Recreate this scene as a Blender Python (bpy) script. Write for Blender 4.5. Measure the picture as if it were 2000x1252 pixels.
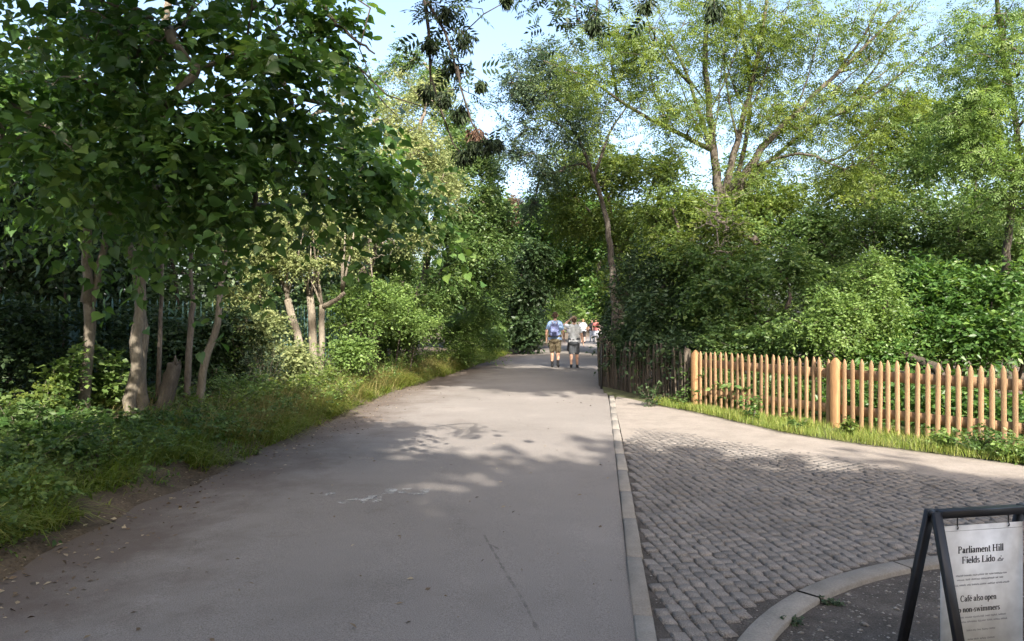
import bpy, bmesh, math
import numpy as np
from mathutils import Vector, Matrix

# ------------------------------------------------------------------ camera, sky, sun, exposure
for o in list(bpy.data.objects):
    bpy.data.objects.remove(o)
sc = bpy.context.scene
COL = sc.collection
CAM_H, FPX = 1.55, 1400.0

cam_d = bpy.data.cameras.new('camera')
cam = bpy.data.objects.new('camera', cam_d)
COL.objects.link(cam)
cam.location = (0, 0, CAM_H)
cam.rotation_euler = (math.radians(90), 0, 0)
cam_d.sensor_width = 36.0
cam_d.lens = FPX / 2000 * 36.0
cam_d.clip_start = 0.05
cam_d.clip_end = 3000
sc.camera = cam

SUN_EL = math.radians(35)
SUN_AZ = math.radians(12)         # to the right of straight behind the camera
S = Vector((math.sin(SUN_AZ) * math.cos(SUN_EL), -math.cos(SUN_AZ) * math.cos(SUN_EL), math.sin(SUN_EL)))
world = bpy.data.worlds.new('World')
sc.world = world
world.use_nodes = True
wn = world.node_tree.nodes
sky = wn.new('ShaderNodeTexSky')
sky.sky_type = 'NISHITA'
sky.sun_disc = False
sky.sun_elevation = SUN_EL
sky.sun_rotation = math.radians(180) - SUN_AZ
sky.dust_density = 5.0
sky.air_density = 1.0
sky.ozone_density = 1.0
wn['Background'].inputs['Strength'].default_value = 0.15
world.node_tree.links.new(sky.outputs[0], wn['Background'].inputs['Color'])

sun_d = bpy.data.lights.new('sun', 'SUN')
sun_d.energy = 4.2
sun_d.angle = math.radians(0.6)
sun_d.color = (1.0, 0.93, 0.82)
sun = bpy.data.objects.new('sun', sun_d)
COL.objects.link(sun)
sun.location = (0, -20, 30)
sun.rotation_euler = (-S).to_track_quat('-Z', 'Y').to_euler()

sc.view_settings.view_transform = 'Standard'
sc.view_settings.look = 'None'
sc.view_settings.exposure = 1.78
sc.view_settings.gamma = 1.0
sc.view_settings.use_curve_mapping = False
sc.render.engine = 'CYCLES'
sc.cycles.max_bounces = 6
sc.cycles.diffuse_bounces = 3
sc.cycles.glossy_bounces = 2
sc.cycles.transmission_bounces = 4
sc.cycles.transparent_max_bounces = 6
sc.cycles.use_denoising = True
sc.cycles.caustics_reflective = False
sc.cycles.caustics_refractive = False


def at(px, py, Y):
    """A point of the place Y metres ahead, from its bearing in the photograph."""
    return np.array(((px - 1000) / FPX * Y, Y, CAM_H - (py - 626) / FPX * Y))


# ------------------------------------------------------------------ materials
MATS = {}


def new_mat(name):
    m = bpy.data.materials.new(name)
    m.use_nodes = True
    MATS[name] = m
    nt = m.node_tree
    return m, nt, nt.nodes, nt.links, nt.nodes['Principled BSDF']


def ramp(nodes, stops):
    r = nodes.new('ShaderNodeValToRGB')
    el = r.color_ramp.elements
    while len(el) < len(stops):
        el.new(0.5)
    for e, (p, c) in zip(el, stops):
        e.position = p
        e.color = (*c, 1)
    return r


def noise_mat(name, stops, scale=6, detail=6, rough=0.85, bump=0.0, bump_scale=60, coord='Object', stretch=None,
              spec=0.3, second=None):
    m, nt, N, L, b = new_mat(name)
    tc = N.new('ShaderNodeTexCoord')
    src = tc.outputs[coord]
    if stretch:
        mp = N.new('ShaderNodeMapping')
        mp.inputs['Scale'].default_value = stretch
        L.new(src, mp.inputs[0])
        src = mp.outputs[0]
    n = N.new('ShaderNodeTexNoise')
    n.inputs['Scale'].default_value = scale
    n.inputs['Detail'].default_value = detail
    n.inputs['Roughness'].default_value = 0.65
    L.new(src, n.inputs['Vector'])
    r = ramp(N, stops)
    L.new(n.outputs[0], r.inputs[0])
    out = r.outputs[0]
    if second:                      # finer mottling multiplied in
        s2, lo, hi = second
        n2 = N.new('ShaderNodeTexNoise')
        n2.inputs['Scale'].default_value = s2
        n2.inputs['Detail'].default_value = 4
        L.new(src, n2.inputs['Vector'])
        mr = N.new('ShaderNodeMapRange')
        mr.inputs[1].default_value = 0.3
        mr.inputs[2].default_value = 0.7
        mr.inputs[3].default_value = lo
        mr.inputs[4].default_value = hi
        L.new(n2.outputs[0], mr.inputs[0])
        mx = N.new('ShaderNodeVectorMath')
        mx.operation = 'SCALE'
        L.new(out, mx.inputs[0])
        L.new(mr.outputs[0], mx.inputs['Scale'])
        out = mx.outputs[0]
    L.new(out, b.inputs['Base Color'])
    b.inputs['Roughness'].default_value = rough
    b.inputs['Specular IOR Level'].default_value = spec
    if bump:
        nb = N.new('ShaderNodeTexNoise')
        nb.inputs['Scale'].default_value = bump_scale
        nb.inputs['Detail'].default_value = 5
        L.new(src, nb.inputs['Vector'])
        bp = N.new('ShaderNodeBump')
        bp.inputs['Strength'].default_value = bump
        bp.inputs['Distance'].default_value = 0.02
        L.new(nb.outputs[0], bp.inputs['Height'])
        L.new(bp.outputs[0], b.inputs['Normal'])
    return m


def leaf_mat(name, dark, mid, light, transl=0.38, rough=0.45, spec=0.35):
    """Leaf colour varies from leaf to leaf through the face attribute var."""
    m, nt, N, L, b = new_mat(name)
    a = N.new('ShaderNodeAttribute')
    a.attribute_name = 'var'
    r = ramp(N, [(0.0, dark), (0.5, mid), (1.0, light)])
    L.new(a.outputs['Fac'], r.inputs[0])
    L.new(r.outputs[0], b.inputs['Base Color'])
    b.inputs['Roughness'].default_value = rough
    b.inputs['Specular IOR Level'].default_value = spec
    t = N.new('ShaderNodeBsdfTranslucent')
    hs = N.new('ShaderNodeHueSaturation')
    hs.inputs['Hue'].default_value = 0.485
    hs.inputs['Saturation'].default_value = 1.15
    hs.inputs['Value'].default_value = 1.5
    L.new(r.outputs[0], hs.inputs['Color'])
    L.new(hs.outputs[0], t.inputs['Color'])
    mx = N.new('ShaderNodeMixShader')
    mx.inputs[0].default_value = transl
    L.new(b.outputs[0], mx.inputs[1])
    L.new(t.outputs[0], mx.inputs[2])
    L.new(mx.outputs[0], N['Material Output'].inputs[0])
    return m


def plain(name, col, rough=0.7, spec=0.3, metal=0.0):
    m, nt, N, L, b = new_mat(name)
    tc = N.new('ShaderNodeTexCoord')
    n = N.new('ShaderNodeTexNoise')
    n.inputs['Scale'].default_value = 14
    n.inputs['Detail'].default_value = 4
    L.new(tc.outputs['Object'], n.inputs['Vector'])
    r = ramp(N, [(0.3, tuple(c * 0.82 for c in col)), (0.7, tuple(min(1, c * 1.12) for c in col))])
    L.new(n.outputs[0], r.inputs[0])
    L.new(r.outputs[0], b.inputs['Base Color'])
    b.inputs['Roughness'].default_value = rough
    b.inputs['Specular IOR Level'].default_value = spec
    b.inputs['Metallic'].default_value = metal
    return m


# leaves
leaf_mat('leaf_lime', (0.030, 0.072, 0.018), (0.072, 0.150, 0.036), (0.155, 0.240, 0.058), 0.42, 0.42, 0.45)
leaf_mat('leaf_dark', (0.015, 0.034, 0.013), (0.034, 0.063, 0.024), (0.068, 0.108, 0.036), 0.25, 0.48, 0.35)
leaf_mat('leaf_mid', (0.040, 0.080, 0.024), (0.084, 0.146, 0.042), (0.155, 0.215, 0.062), 0.40)
leaf_mat('leaf_ash', (0.058, 0.100, 0.024), (0.115, 0.170, 0.040), (0.200, 0.245, 0.055), 0.45)
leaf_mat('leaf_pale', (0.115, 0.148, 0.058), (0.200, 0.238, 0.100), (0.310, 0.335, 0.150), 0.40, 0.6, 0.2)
leaf_mat('leaf_grey', (0.040, 0.070, 0.040), (0.070, 0.110, 0.062), (0.120, 0.160, 0.085), 0.35, 0.55)
leaf_mat('leaf_red', (0.070, 0.055, 0.030), (0.130, 0.090, 0.055), (0.200, 0.140, 0.090), 0.35)
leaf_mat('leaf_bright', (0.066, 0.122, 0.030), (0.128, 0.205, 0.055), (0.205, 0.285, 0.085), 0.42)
leaf_mat('blade_green', (0.070, 0.125, 0.022), (0.175, 0.235, 0.045), (0.340, 0.330, 0.110), 0.40, 0.5)
leaf_mat('blade_dry', (0.130, 0.130, 0.045), (0.230, 0.210, 0.075), (0.340, 0.290, 0.130), 0.38, 0.6)
leaf_mat('leaf_litter', (0.060, 0.042, 0.030), (0.160, 0.115, 0.070), (0.420, 0.360, 0.250), 0.10, 0.7)
leaf_mat('ash_key', (0.010, 0.020, 0.006), (0.018, 0.036, 0.010), (0.036, 0.056, 0.016), 0.10, 0.6)
leaf_mat('ash_key_brown', (0.060, 0.030, 0.018), (0.110, 0.058, 0.035), (0.160, 0.095, 0.060), 0.20, 0.6)
# bark and wood
noise_mat('bark_pale', [(0.25, (0.085, 0.072, 0.055)), (0.5, (0.180, 0.155, 0.120)), (0.8, (0.30, 0.262, 0.21))], 7, 8, 0.9, 0.5, 40,
          stretch=(1, 1, 0.35), second=(50, 0.75, 1.15))
noise_mat('bark_grey', [(0.25, (0.075, 0.060, 0.048)), (0.5, (0.145, 0.120, 0.098)), (0.8, (0.24, 0.205, 0.170))], 9, 8, 0.9, 0.6, 45,
          stretch=(1, 1, 0.3), second=(60, 0.7, 1.2))
noise_mat('bark_dark', [(0.25, (0.030, 0.024, 0.020)), (0.55, (0.062, 0.050, 0.040)), (0.85, (0.11, 0.09, 0.072))], 9, 8, 0.9, 0.6, 45,
          stretch=(1, 1, 0.3))
noise_mat('bark_ash', [(0.25, (0.040, 0.033, 0.026)), (0.5, (0.085, 0.072, 0.058)), (0.8, (0.17, 0.15, 0.125))], 9, 8, 0.9, 0.6, 45,
          stretch=(1, 1, 0.3), second=(60, 0.7, 1.2))
noise_mat('bark_silver', [(0.25, (0.22, 0.195, 0.165)), (0.5, (0.34, 0.305, 0.26)), (0.8, (0.46, 0.42, 0.365))], 9, 8, 0.9, 0.4, 45,
          stretch=(1, 1, 0.3))
noise_mat('wood_new', [(0.2, (0.18, 0.106, 0.056)), (0.5, (0.29, 0.182, 0.100)), (0.8, (0.39, 0.265, 0.155))], 5, 8, 0.75, 0.25, 60,
          stretch=(3, 3, 0.4), second=(26, 0.80, 1.12))
noise_mat('wood_post', [(0.2, (0.19, 0.098, 0.042)), (0.5, (0.27, 0.150, 0.068)), (0.8, (0.35, 0.215, 0.105))], 4, 8, 0.75, 0.25, 60,
          stretch=(3, 3, 0.3), second=(18, 0.78, 1.12))
noise_mat('wood_old', [(0.2, (0.045, 0.036, 0.027)), (0.5, (0.085, 0.070, 0.054)), (0.8, (0.14, 0.12, 0.095))], 6, 8, 0.9, 0.5, 60,
          stretch=(3, 3, 0.3), second=(30, 0.75, 1.15))
noise_mat('fence_paint', [(0.3, (0.055, 0.115, 0.105)), (0.6, (0.09, 0.175, 0.16)), (0.85, (0.16, 0.25, 0.23))], 8, 6, 0.55, 0.1, 60)
# ground
noise_mat('soil', [(0.25, (0.050, 0.037, 0.026)), (0.5, (0.095, 0.072, 0.050)), (0.8, (0.165, 0.128, 0.090))], 3, 10, 0.95, 0.8, 30,
          second=(40, 0.7, 1.25))
noise_mat('grit', [(0.25, (0.046, 0.039, 0.033)), (0.5, (0.080, 0.069, 0.060)), (0.8, (0.145, 0.127, 0.110))], 5, 10, 0.95, 0.9, 80,
          second=(120, 0.6, 1.35))
noise_mat('sunlit_strip', [(0.25, (0.175, 0.152, 0.130)), (0.5, (0.225, 0.197, 0.171)), (0.8, (0.275, 0.243, 0.213))], 3, 10, 0.95, 0.3, 90, second=(70, 0.85, 1.12))  # pale tone stands for the sun's glare on the setts
noise_mat('kerb_concrete', [(0.25, (0.165, 0.150, 0.130)), (0.5, (0.222, 0.202, 0.177)), (0.8, (0.285, 0.26, 0.23))], 5, 8, 0.9, 0.25, 120,
          second=(90, 0.82, 1.12))
noise_mat('sett_stone', [(0.2, (0.125, 0.110, 0.098)), (0.5, (0.205, 0.184, 0.165)), (0.8, (0.295, 0.267, 0.240))], 2.2, 10, 0.88, 0.7, 130,
          coord='Object', second=(140, 0.72, 1.22))
noise_mat('pebble_stone', [(0.3, (0.09, 0.08, 0.07)), (0.5, (0.19, 0.172, 0.152)), (0.72, (0.42, 0.39, 0.35))], 14, 2, 0.85)
noise_mat('verge_soil', [(0.25, (0.045, 0.045, 0.022)), (0.5, (0.075, 0.080, 0.035)), (0.8, (0.11, 0.11, 0.05))], 4, 10, 0.95, 0.6, 40)
for nm_, lo_, hi_ in (('wood_new', .78, 1.15), ('wood_old', .7, 1.3), ('sett_stone', .86, 1.12), ('kerb_concrete', .88, 1.08)):
    nt = MATS[nm_].node_tree; b = nt.nodes['Principled BSDF']
    src_ = b.inputs['Base Color'].links[0].from_socket
    oi = nt.nodes.new('ShaderNodeObjectInfo')
    mr_ = nt.nodes.new('ShaderNodeMapRange'); mr_.inputs[3].default_value = lo_; mr_.inputs[4].default_value = hi_
    nt.links.new(oi.outputs['Random'], mr_.inputs[0])
    v_ = nt.nodes.new('ShaderNodeVectorMath'); v_.operation = 'SCALE'
    nt.links.new(src_, v_.inputs[0]); nt.links.new(mr_.outputs[0], v_.inputs['Scale'])
    nt.links.new(v_.outputs[0], b.inputs['Base Color'])
# asphalt: old pale tarmac, dirt and brown litter stains towards its left edge
m, nt, N, L, b = new_mat('asphalt')
tc = N.new('ShaderNodeTexCoord')
n1 = N.new('ShaderNodeTexNoise'); n1.inputs['Scale'].default_value = 0.55; n1.inputs['Detail'].default_value = 11; n1.inputs['Roughness'].default_value = 0.62
n2 = N.new('ShaderNodeTexNoise'); n2.inputs['Scale'].default_value = 170; n2.inputs['Detail'].default_value = 3
n3 = N.new('ShaderNodeTexNoise'); n3.inputs['Scale'].default_value = 1.7; n3.inputs['Detail'].default_value = 9; n3.inputs['Roughness'].default_value = 0.7
for q in (n1, n2, n3):
    L.new(tc.outputs['Object'], q.inputs['Vector'])
r1 = ramp(N, [(0.30, (0.144, 0.130, 0.117)), (0.45, (0.180, 0.163, 0.149)), (0.58, (0.195, 0.177, 0.162)), (0.72, (0.232, 0.210, 0.192))])
L.new(n1.outputs[0], r1.inputs[0])
mr = N.new('ShaderNodeMapRange'); mr.inputs[1].default_value = 0.3; mr.inputs[2].default_value = 0.7; mr.inputs[3].default_value = 0.64; mr.inputs[4].default_value = 1.36
L.new(n2.outputs[0], mr.inputs[0])
sc1 = N.new('ShaderNodeVectorMath'); sc1.operation = 'SCALE'
L.new(r1.outputs[0], sc1.inputs[0]); L.new(mr.outputs[0], sc1.inputs['Scale'])
edge = N.new('ShaderNodeAttribute'); edge.attribute_name = 'edge'      # 1 on the dirty left margin, 0 inside
ad = N.new('ShaderNodeMath'); ad.operation = 'ADD'
L.new(edge.outputs['Fac'], ad.inputs[0]); L.new(n3.outputs[0], ad.inputs[1])
rd = ramp(N, [(0.62, (0, 0, 0)), (1.05, (0.8, 0.8, 0.8))])
L.new(ad.outputs[0], rd.inputs[0])
mxd = N.new('ShaderNodeMixRGB'); mxd.inputs[2].default_value = (0.088, 0.066, 0.054, 1)
L.new(rd.outputs[0], mxd.inputs[0]); L.new(sc1.outputs[0], mxd.inputs[1])
L.new(mxd.outputs[0], b.inputs['Base Color'])
b.inputs['Roughness'].default_value = 0.9
b.inputs['Specular IOR Level'].default_value = 0.25
bp = N.new('ShaderNodeBump'); bp.inputs['Strength'].default_value = 0.35; bp.inputs['Distance'].default_value = 0.006
L.new(n2.outputs[0], bp.inputs['Height']); L.new(bp.outputs[0], b.inputs['Normal'])
# worn thermoplastic paint: mostly rubbed away
m, nt, N, L, b = new_mat('worn_paint')
tc = N.new('ShaderNodeTexCoord')
n1 = N.new('ShaderNodeTexNoise'); n1.inputs['Scale'].default_value = 16; n1.inputs['Detail'].default_value = 8
L.new(tc.outputs['Object'], n1.inputs['Vector'])
r1 = ramp(N, [(0.38, (0, 0, 0)), (0.62, (0.78, 0.78, 0.78))])
L.new(n1.outputs[0], r1.inputs[0])
b.inputs['Base Color'].default_value = (0.42, 0.41, 0.39, 1)
b.inputs['Roughness'].default_value = 0.85
L.new(r1.outputs[0], b.inputs['Alpha'])
# tarry seam
m, nt, N, L, b = new_mat('seam_tar')
tc = N.new('ShaderNodeTexCoord')
n1 = N.new('ShaderNodeTexNoise'); n1.inputs['Scale'].default_value = 9; n1.inputs['Detail'].default_value = 8
L.new(tc.outputs['Object'], n1.inputs['Vector'])
r1 = ramp(N, [(0.36, (0, 0, 0)), (0.66, (0.36, 0.36, 0.36))])
L.new(n1.outputs[0], r1.inputs[0])
b.inputs['Base Color'].default_value = (0.075, 0.068, 0.064, 1)
b.inputs['Roughness'].default_value = 0.9
L.new(r1.outputs[0], b.inputs['Alpha'])
# sign, people
plain('frame_black', (0.018, 0.018, 0.022), 0.45, 0.4)
plain('sign_white', (0.74, 0.76, 0.79), 0.5, 0.3)
plain('ink', (0.035, 0.035, 0.045), 0.8, 0.1)
plain('ink_faint', (0.33, 0.345, 0.39), 0.8, 0.1)
plain('steel_dark', (0.03, 0.03, 0.032), 0.4, 0.5, 0.6)
plain('skin', (0.50, 0.30, 0.215), 0.6)
plain('hair_brown', (0.070, 0.042, 0.026), 0.7)
plain('hair_sandy', (0.20, 0.125, 0.070), 0.7)
plain('shirt_blue', (0.27, 0.39, 0.62), 0.85)
plain('shirt_white', (0.70, 0.73, 0.78), 0.85)
plain('shirt_red', (0.34, 0.10, 0.095), 0.85)
plain('shirt_black', (0.022, 0.022, 0.025), 0.85)
plain('cloth_grey', (0.095, 0.105, 0.120), 0.85)
plain('cloth_black', (0.018, 0.018, 0.021), 0.85)
plain('cloth_pale', (0.42, 0.46, 0.52), 0.85)
plain('navy', (0.030, 0.036, 0.085), 0.8)
plain('pack_blue', (0.17, 0.20, 0.38), 0.8)
plain('strap_pale', (0.48, 0.44, 0.52), 0.8)
plain('cap_tan', (0.36, 0.26, 0.17), 0.85)
plain('shoe_black', (0.016, 0.015, 0.016), 0.6)
noise_mat('camo', [(0.40, (0.055, 0.042, 0.026)), (0.47, (0.16, 0.125, 0.08)), (0.53, (0.085, 0.080, 0.045)), (0.60, (0.20, 0.165, 0.115))],
          16, 3, 0.9)


# ------------------------------------------------------------------ mesh helpers
def link(o, parent=None):
    COL.objects.link(o)
    if parent is not None:
        o.parent = parent
    return o


def np_mesh(name, V, F, mat=None, var=None, smooth=False):
    """V (n,3), F (m,3) or (m,4) arrays or a list of such arrays."""
    me = bpy.data.meshes.new(name)
    V = np.ascontiguousarray(V, dtype=np.float32)
    Fs = F if isinstance(F, list) else [F]
    Fs = [np.asarray(f, dtype=np.int32) for f in Fs if len(f)]
    me.vertices.add(len(V))
    me.vertices.foreach_set('co', V.ravel())
    loops = np.concatenate([f.ravel() for f in Fs])
    sizes = np.concatenate([np.full(len(f), f.shape[1], dtype=np.int32) for f in Fs])
    starts = np.concatenate([[0], np.cumsum(sizes)[:-1]]).astype(np.int32)
    me.loops.add(len(loops))
    me.loops.foreach_set('vertex_index', loops)
    me.polygons.add(len(sizes))
    me.polygons.foreach_set('loop_start', starts)
    if smooth:
        me.polygons.foreach_set('use_smooth', np.ones(len(sizes), dtype=bool))
    if var is not None:
        a = me.attributes.new('var', 'FLOAT', 'FACE')
        a.data.foreach_set('value', np.asarray(var, dtype=np.float32))
    me.update(calc_edges=True)
    if mat:
        me.materials.append(MATS[mat])
    return me


def mesh_obj(name, V, F, mat, parent=None, var=None, smooth=False, loc=None):
    o = bpy.data.objects.new(name, np_mesh(name, V, F, mat, var, smooth))
    if loc is not None:
        o.location = loc
    return link(o, parent)


def empty(name, loc=(0, 0, 0), rz=0.0):
    o = bpy.data.objects.new(name, None)
    o.location = loc
    o.rotation_euler = (0, 0, rz)
    o.empty_display_size = 0.2
    return link(o)


def tag(o, label=None, cat=None, group=None, kind=None):
    if label: o['label'] = label
    if cat: o['category'] = cat
    if group: o['group'] = group
    if kind: o['kind'] = kind
    return o


def norm(v):
    return v / np.maximum(np.linalg.norm(v, axis=-1, keepdims=True), 1e-9)


class Buf:
    def __init__(self):
        self.V, self.Q, self.T, self.n = [], [], [], 0

    def add(self, V, Q=None, T=None):
        V = np.asarray(V, float)
        if Q is not None and len(Q): self.Q.append(np.asarray(Q) + self.n)
        if T is not None and len(T): self.T.append(np.asarray(T) + self.n)
        self.V.append(V)
        self.n += len(V)

    def tube(self, pts, rad, sides=6, cap=True, wob=None):
        pts = np.asarray(pts, float)
        n = len(pts)
        rad = np.broadcast_to(np.asarray(rad, float), (n,))
        tan = norm(np.gradient(pts, axis=0))
        ref = np.array((0.31, 0.95, 0.05)) if abs(tan[0][2]) > 0.7 else np.array((0, 0, 1.0))
        a = norm(np.cross(tan, ref))
        c = np.cross(tan, a)
        th = np.linspace(0, 2 * math.pi, sides, endpoint=False)
        rr = rad[:, None]
        if wob is not None:
            rr = rr * wob
        ring = pts[:, None] + rr[..., None] * (np.cos(th)[None, :, None] * a[:, None] + np.sin(th)[None, :, None] * c[:, None])
        V = ring.reshape(-1, 3)
        i = np.arange(n - 1)[:, None] * sides
        j = np.arange(sides)[None, :]
        jn = (j + 1) % sides
        Q = np.stack([i + j, i + jn, i + sides + jn, i + sides + j], -1).reshape(-1, 4)
        T = None
        if cap:
            V = np.vstack([V, pts[0] - tan[0] * rad[0] * .3, pts[-1] + tan[-1] * rad[-1] * .5])
            jj = np.arange(sides)
            T = np.vstack([np.stack([(jj + 1) % sides, jj, np.full(sides, n * sides)], -1),
                           np.stack([(n - 1) * sides + jj, (n - 1) * sides + (jj + 1) % sides, np.full(sides, n * sides + 1)], -1)])
        self.add(V, Q, T)

    def box(self, lo, hi, top=None):
        x0, y0, z0 = lo
        x1, y1, z1 = hi
        V = [(x0, y0, z0), (x1, y0, z0), (x1, y1, z0), (x0, y1, z0), (x0, y0, z1), (x1, y0, z1), (x1, y1, z1), (x0, y1, z1)]
        self.add(V, [(0, 3, 2, 1), (4, 5, 6, 7), (0, 1, 5, 4), (1, 2, 6, 5), (2, 3, 7, 6), (3, 0, 4, 7)])

    def faces(self):
        out = []
        if self.Q: out.append(np.vstack(self.Q))
        if self.T: out.append(np.vstack(self.T))
        return out

    def obj(self, name, mat, parent=None, smooth=False, loc=None):
        return mesh_obj(name, np.vstack(self.V), self.faces(), mat, parent, None, smooth, loc)

    def mesh(self, name, mat, smooth=False):
        return np_mesh(name, np.vstack(self.V), self.faces(), mat, None, smooth)


# leaf templates: (along, across, up) and triangles
DIAMOND = (np.array([(0, 0, 0), (.42, .5, .07), (1, 0, -.06), (.42, -.5, .07)]), np.array([(0, 1, 2), (0, 2, 3)]))
BROAD = (np.array([(.04, 0, 0), (-.02, .24, .06), (.20, .47, .09), (.52, .42, .05), (.80, .17, -.05), (1.08, 0, -.20),
                   (.80, -.17, -.05), (.52, -.42, .05), (.20, -.47, .09), (-.02, -.24, .06), (.36, 0, -.02), (.72, 0, -.09)]),
         np.array([(0, 1, 10), (1, 2, 10), (2, 3, 10), (3, 11, 10), (3, 4, 11), (4, 5, 11), (0, 10, 9), (9, 10, 8), (8, 10, 7), (7, 10, 11), (7, 11, 6), (6, 11, 5)]))


def _pinnate(pairs=4):
    V, T = [], []
    for i in range(pairs + 1):
        u = .22 + .66 * i / pairs
        z0 = -.22 * u * u
        dirs = [(.55, .83), (.55, -.83)] if i < pairs else [(1.0, 0.0)]
        for dx, dy in dirs:
            ln = .36 * (1 - .22 * abs(i / pairs - .5))
            px, py = -dy, dx
            k = len(V)
            V += [(u, 0, z0), (u + dx * ln * .45 + px * .062, dy * ln * .45 + py * .062, z0 - .02),
                  (u + dx * ln, dy * ln, z0 - .09), (u + dx * ln * .45 - px * .062, dy * ln * .45 - py * .062, z0 - .02)]
            T += [(k, k + 1, k + 2), (k, k + 2, k + 3)]
    return np.array(V), np.array(T)


PINNATE = _pinnate()
PINNATE3 = _pinnate(3)


def leaf_arrays(P, D, Nn, size, wid, tmpl):
    tv, tf = tmpl
    D = norm(D)
    Nn = norm(Nn - (Nn * D).sum(-1, keepdims=True) * D)
    Sd = np.cross(Nn, D)
    V = (P[:, None] + D[:, None] * (tv[None, :, 0:1] * size[:, None, None]) + Sd[:, None] * (tv[None, :, 1:2] * wid[:, None, None])
         + Nn[:, None] * (tv[None, :, 2:3] * size[:, None, None])).reshape(-1, 3)
    F = (tf[None] + (np.arange(len(P)) * len(tv))[:, None, None]).reshape(-1, 3)
    return V, F, len(tf)


def sprays(rng, T, O, k=6, m=12, Ln=0.5, l=0.1, w=0.055, droop=0.25, flat=0.7, spread=0.8, updir=0.8, tmpl=DIAMOND, bias=None, vary=(.6, 1.25)):
    """k leafy twigs from every branch tip, m leaves along each, alternating left and right."""
    n = len(T)
    if bias is not None:
        O = norm(O + np.asarray(bias))
    d = norm(O[:, None] * 0.6 + rng.normal(size=(n, k, 3)) * spread * np.array((1, 1, flat)))
    ln = Ln * rng.uniform(.55, 1.2, (n, k))
    t = np.linspace(.12, 1, m)[None, None] + rng.uniform(-.04, .04, (n, k, m))
    s = ln[..., None] * t
    pos = T[:, None, None] + d[:, :, None] * s[..., None]
    pos[..., 2] -= droop * s * s / max(Ln, 1e-6)
    side = norm(np.cross(d, np.array((0, 0, 1.0))) + rng.normal(size=d.shape) * .15)
    sg = np.where(np.arange(m) % 2 == 0, 1.0, -1.0)[None, None, :, None]
    ld = d[:, :, None] * .5 + side[:, :, None] * sg * .75 + rng.normal(size=(n, k, m, 3)) * .28
    ld[..., 2] -= .25
    nn = rng.normal(size=(n, k, m, 3)) * .5
    nn[..., 2] += updir
    size = l * rng.uniform(vary[0], vary[1], (n, k, m))
    var = np.clip(.5 + rng.normal(size=(n, 1, 1)) * .16 + rng.normal(size=(n, k, 1)) * .08 + rng.normal(size=(n, k, m)) * .13, 0, 1)
    return pos.reshape(-1, 3), ld.reshape(-1, 3), nn.reshape(-1, 3), size.ravel(), (size * (w / l)).ravel(), var.ravel(), d, ln


def crown_obj(rng, name, T, O, mat, parent, loc, **kw):
    tmpl = kw.get('tmpl', DIAMOND)
    P, D, Nn, sz, wd, var, d, ln = sprays(rng, T, O, **kw)
    V, F, per = leaf_arrays(P, D, Nn, sz, wd, tmpl)
    return mesh_obj(name, V - np.asarray(loc), F, mat, parent, np.repeat(var, per))


TRI = [0]


def bez(pts, n):
    """smooth polyline through the points"""
    pts = np.asarray(pts, float)
    if len(pts) == 2:
        return pts[0] + (pts[1] - pts[0]) * np.linspace(0, 1, n)[:, None]
    k = len(pts)
    e = np.vstack([2 * pts[0] - pts[1], pts, 2 * pts[-1] - pts[-2]])
    out = []
    for u in np.linspace(0, k - 1 - 1e-6, n):
        i = int(u)
        f = u - i
        a, b_, c, dd = e[i], e[i + 1], e[i + 2], e[i + 3]
        out.append(.5 * ((2 * b_) + (-a + c) * f + (2 * a - 5 * b_ + 4 * c - dd) * f * f + (-a + 3 * b_ - 3 * c + dd) * f ** 3))
    return np.array(out)


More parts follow.
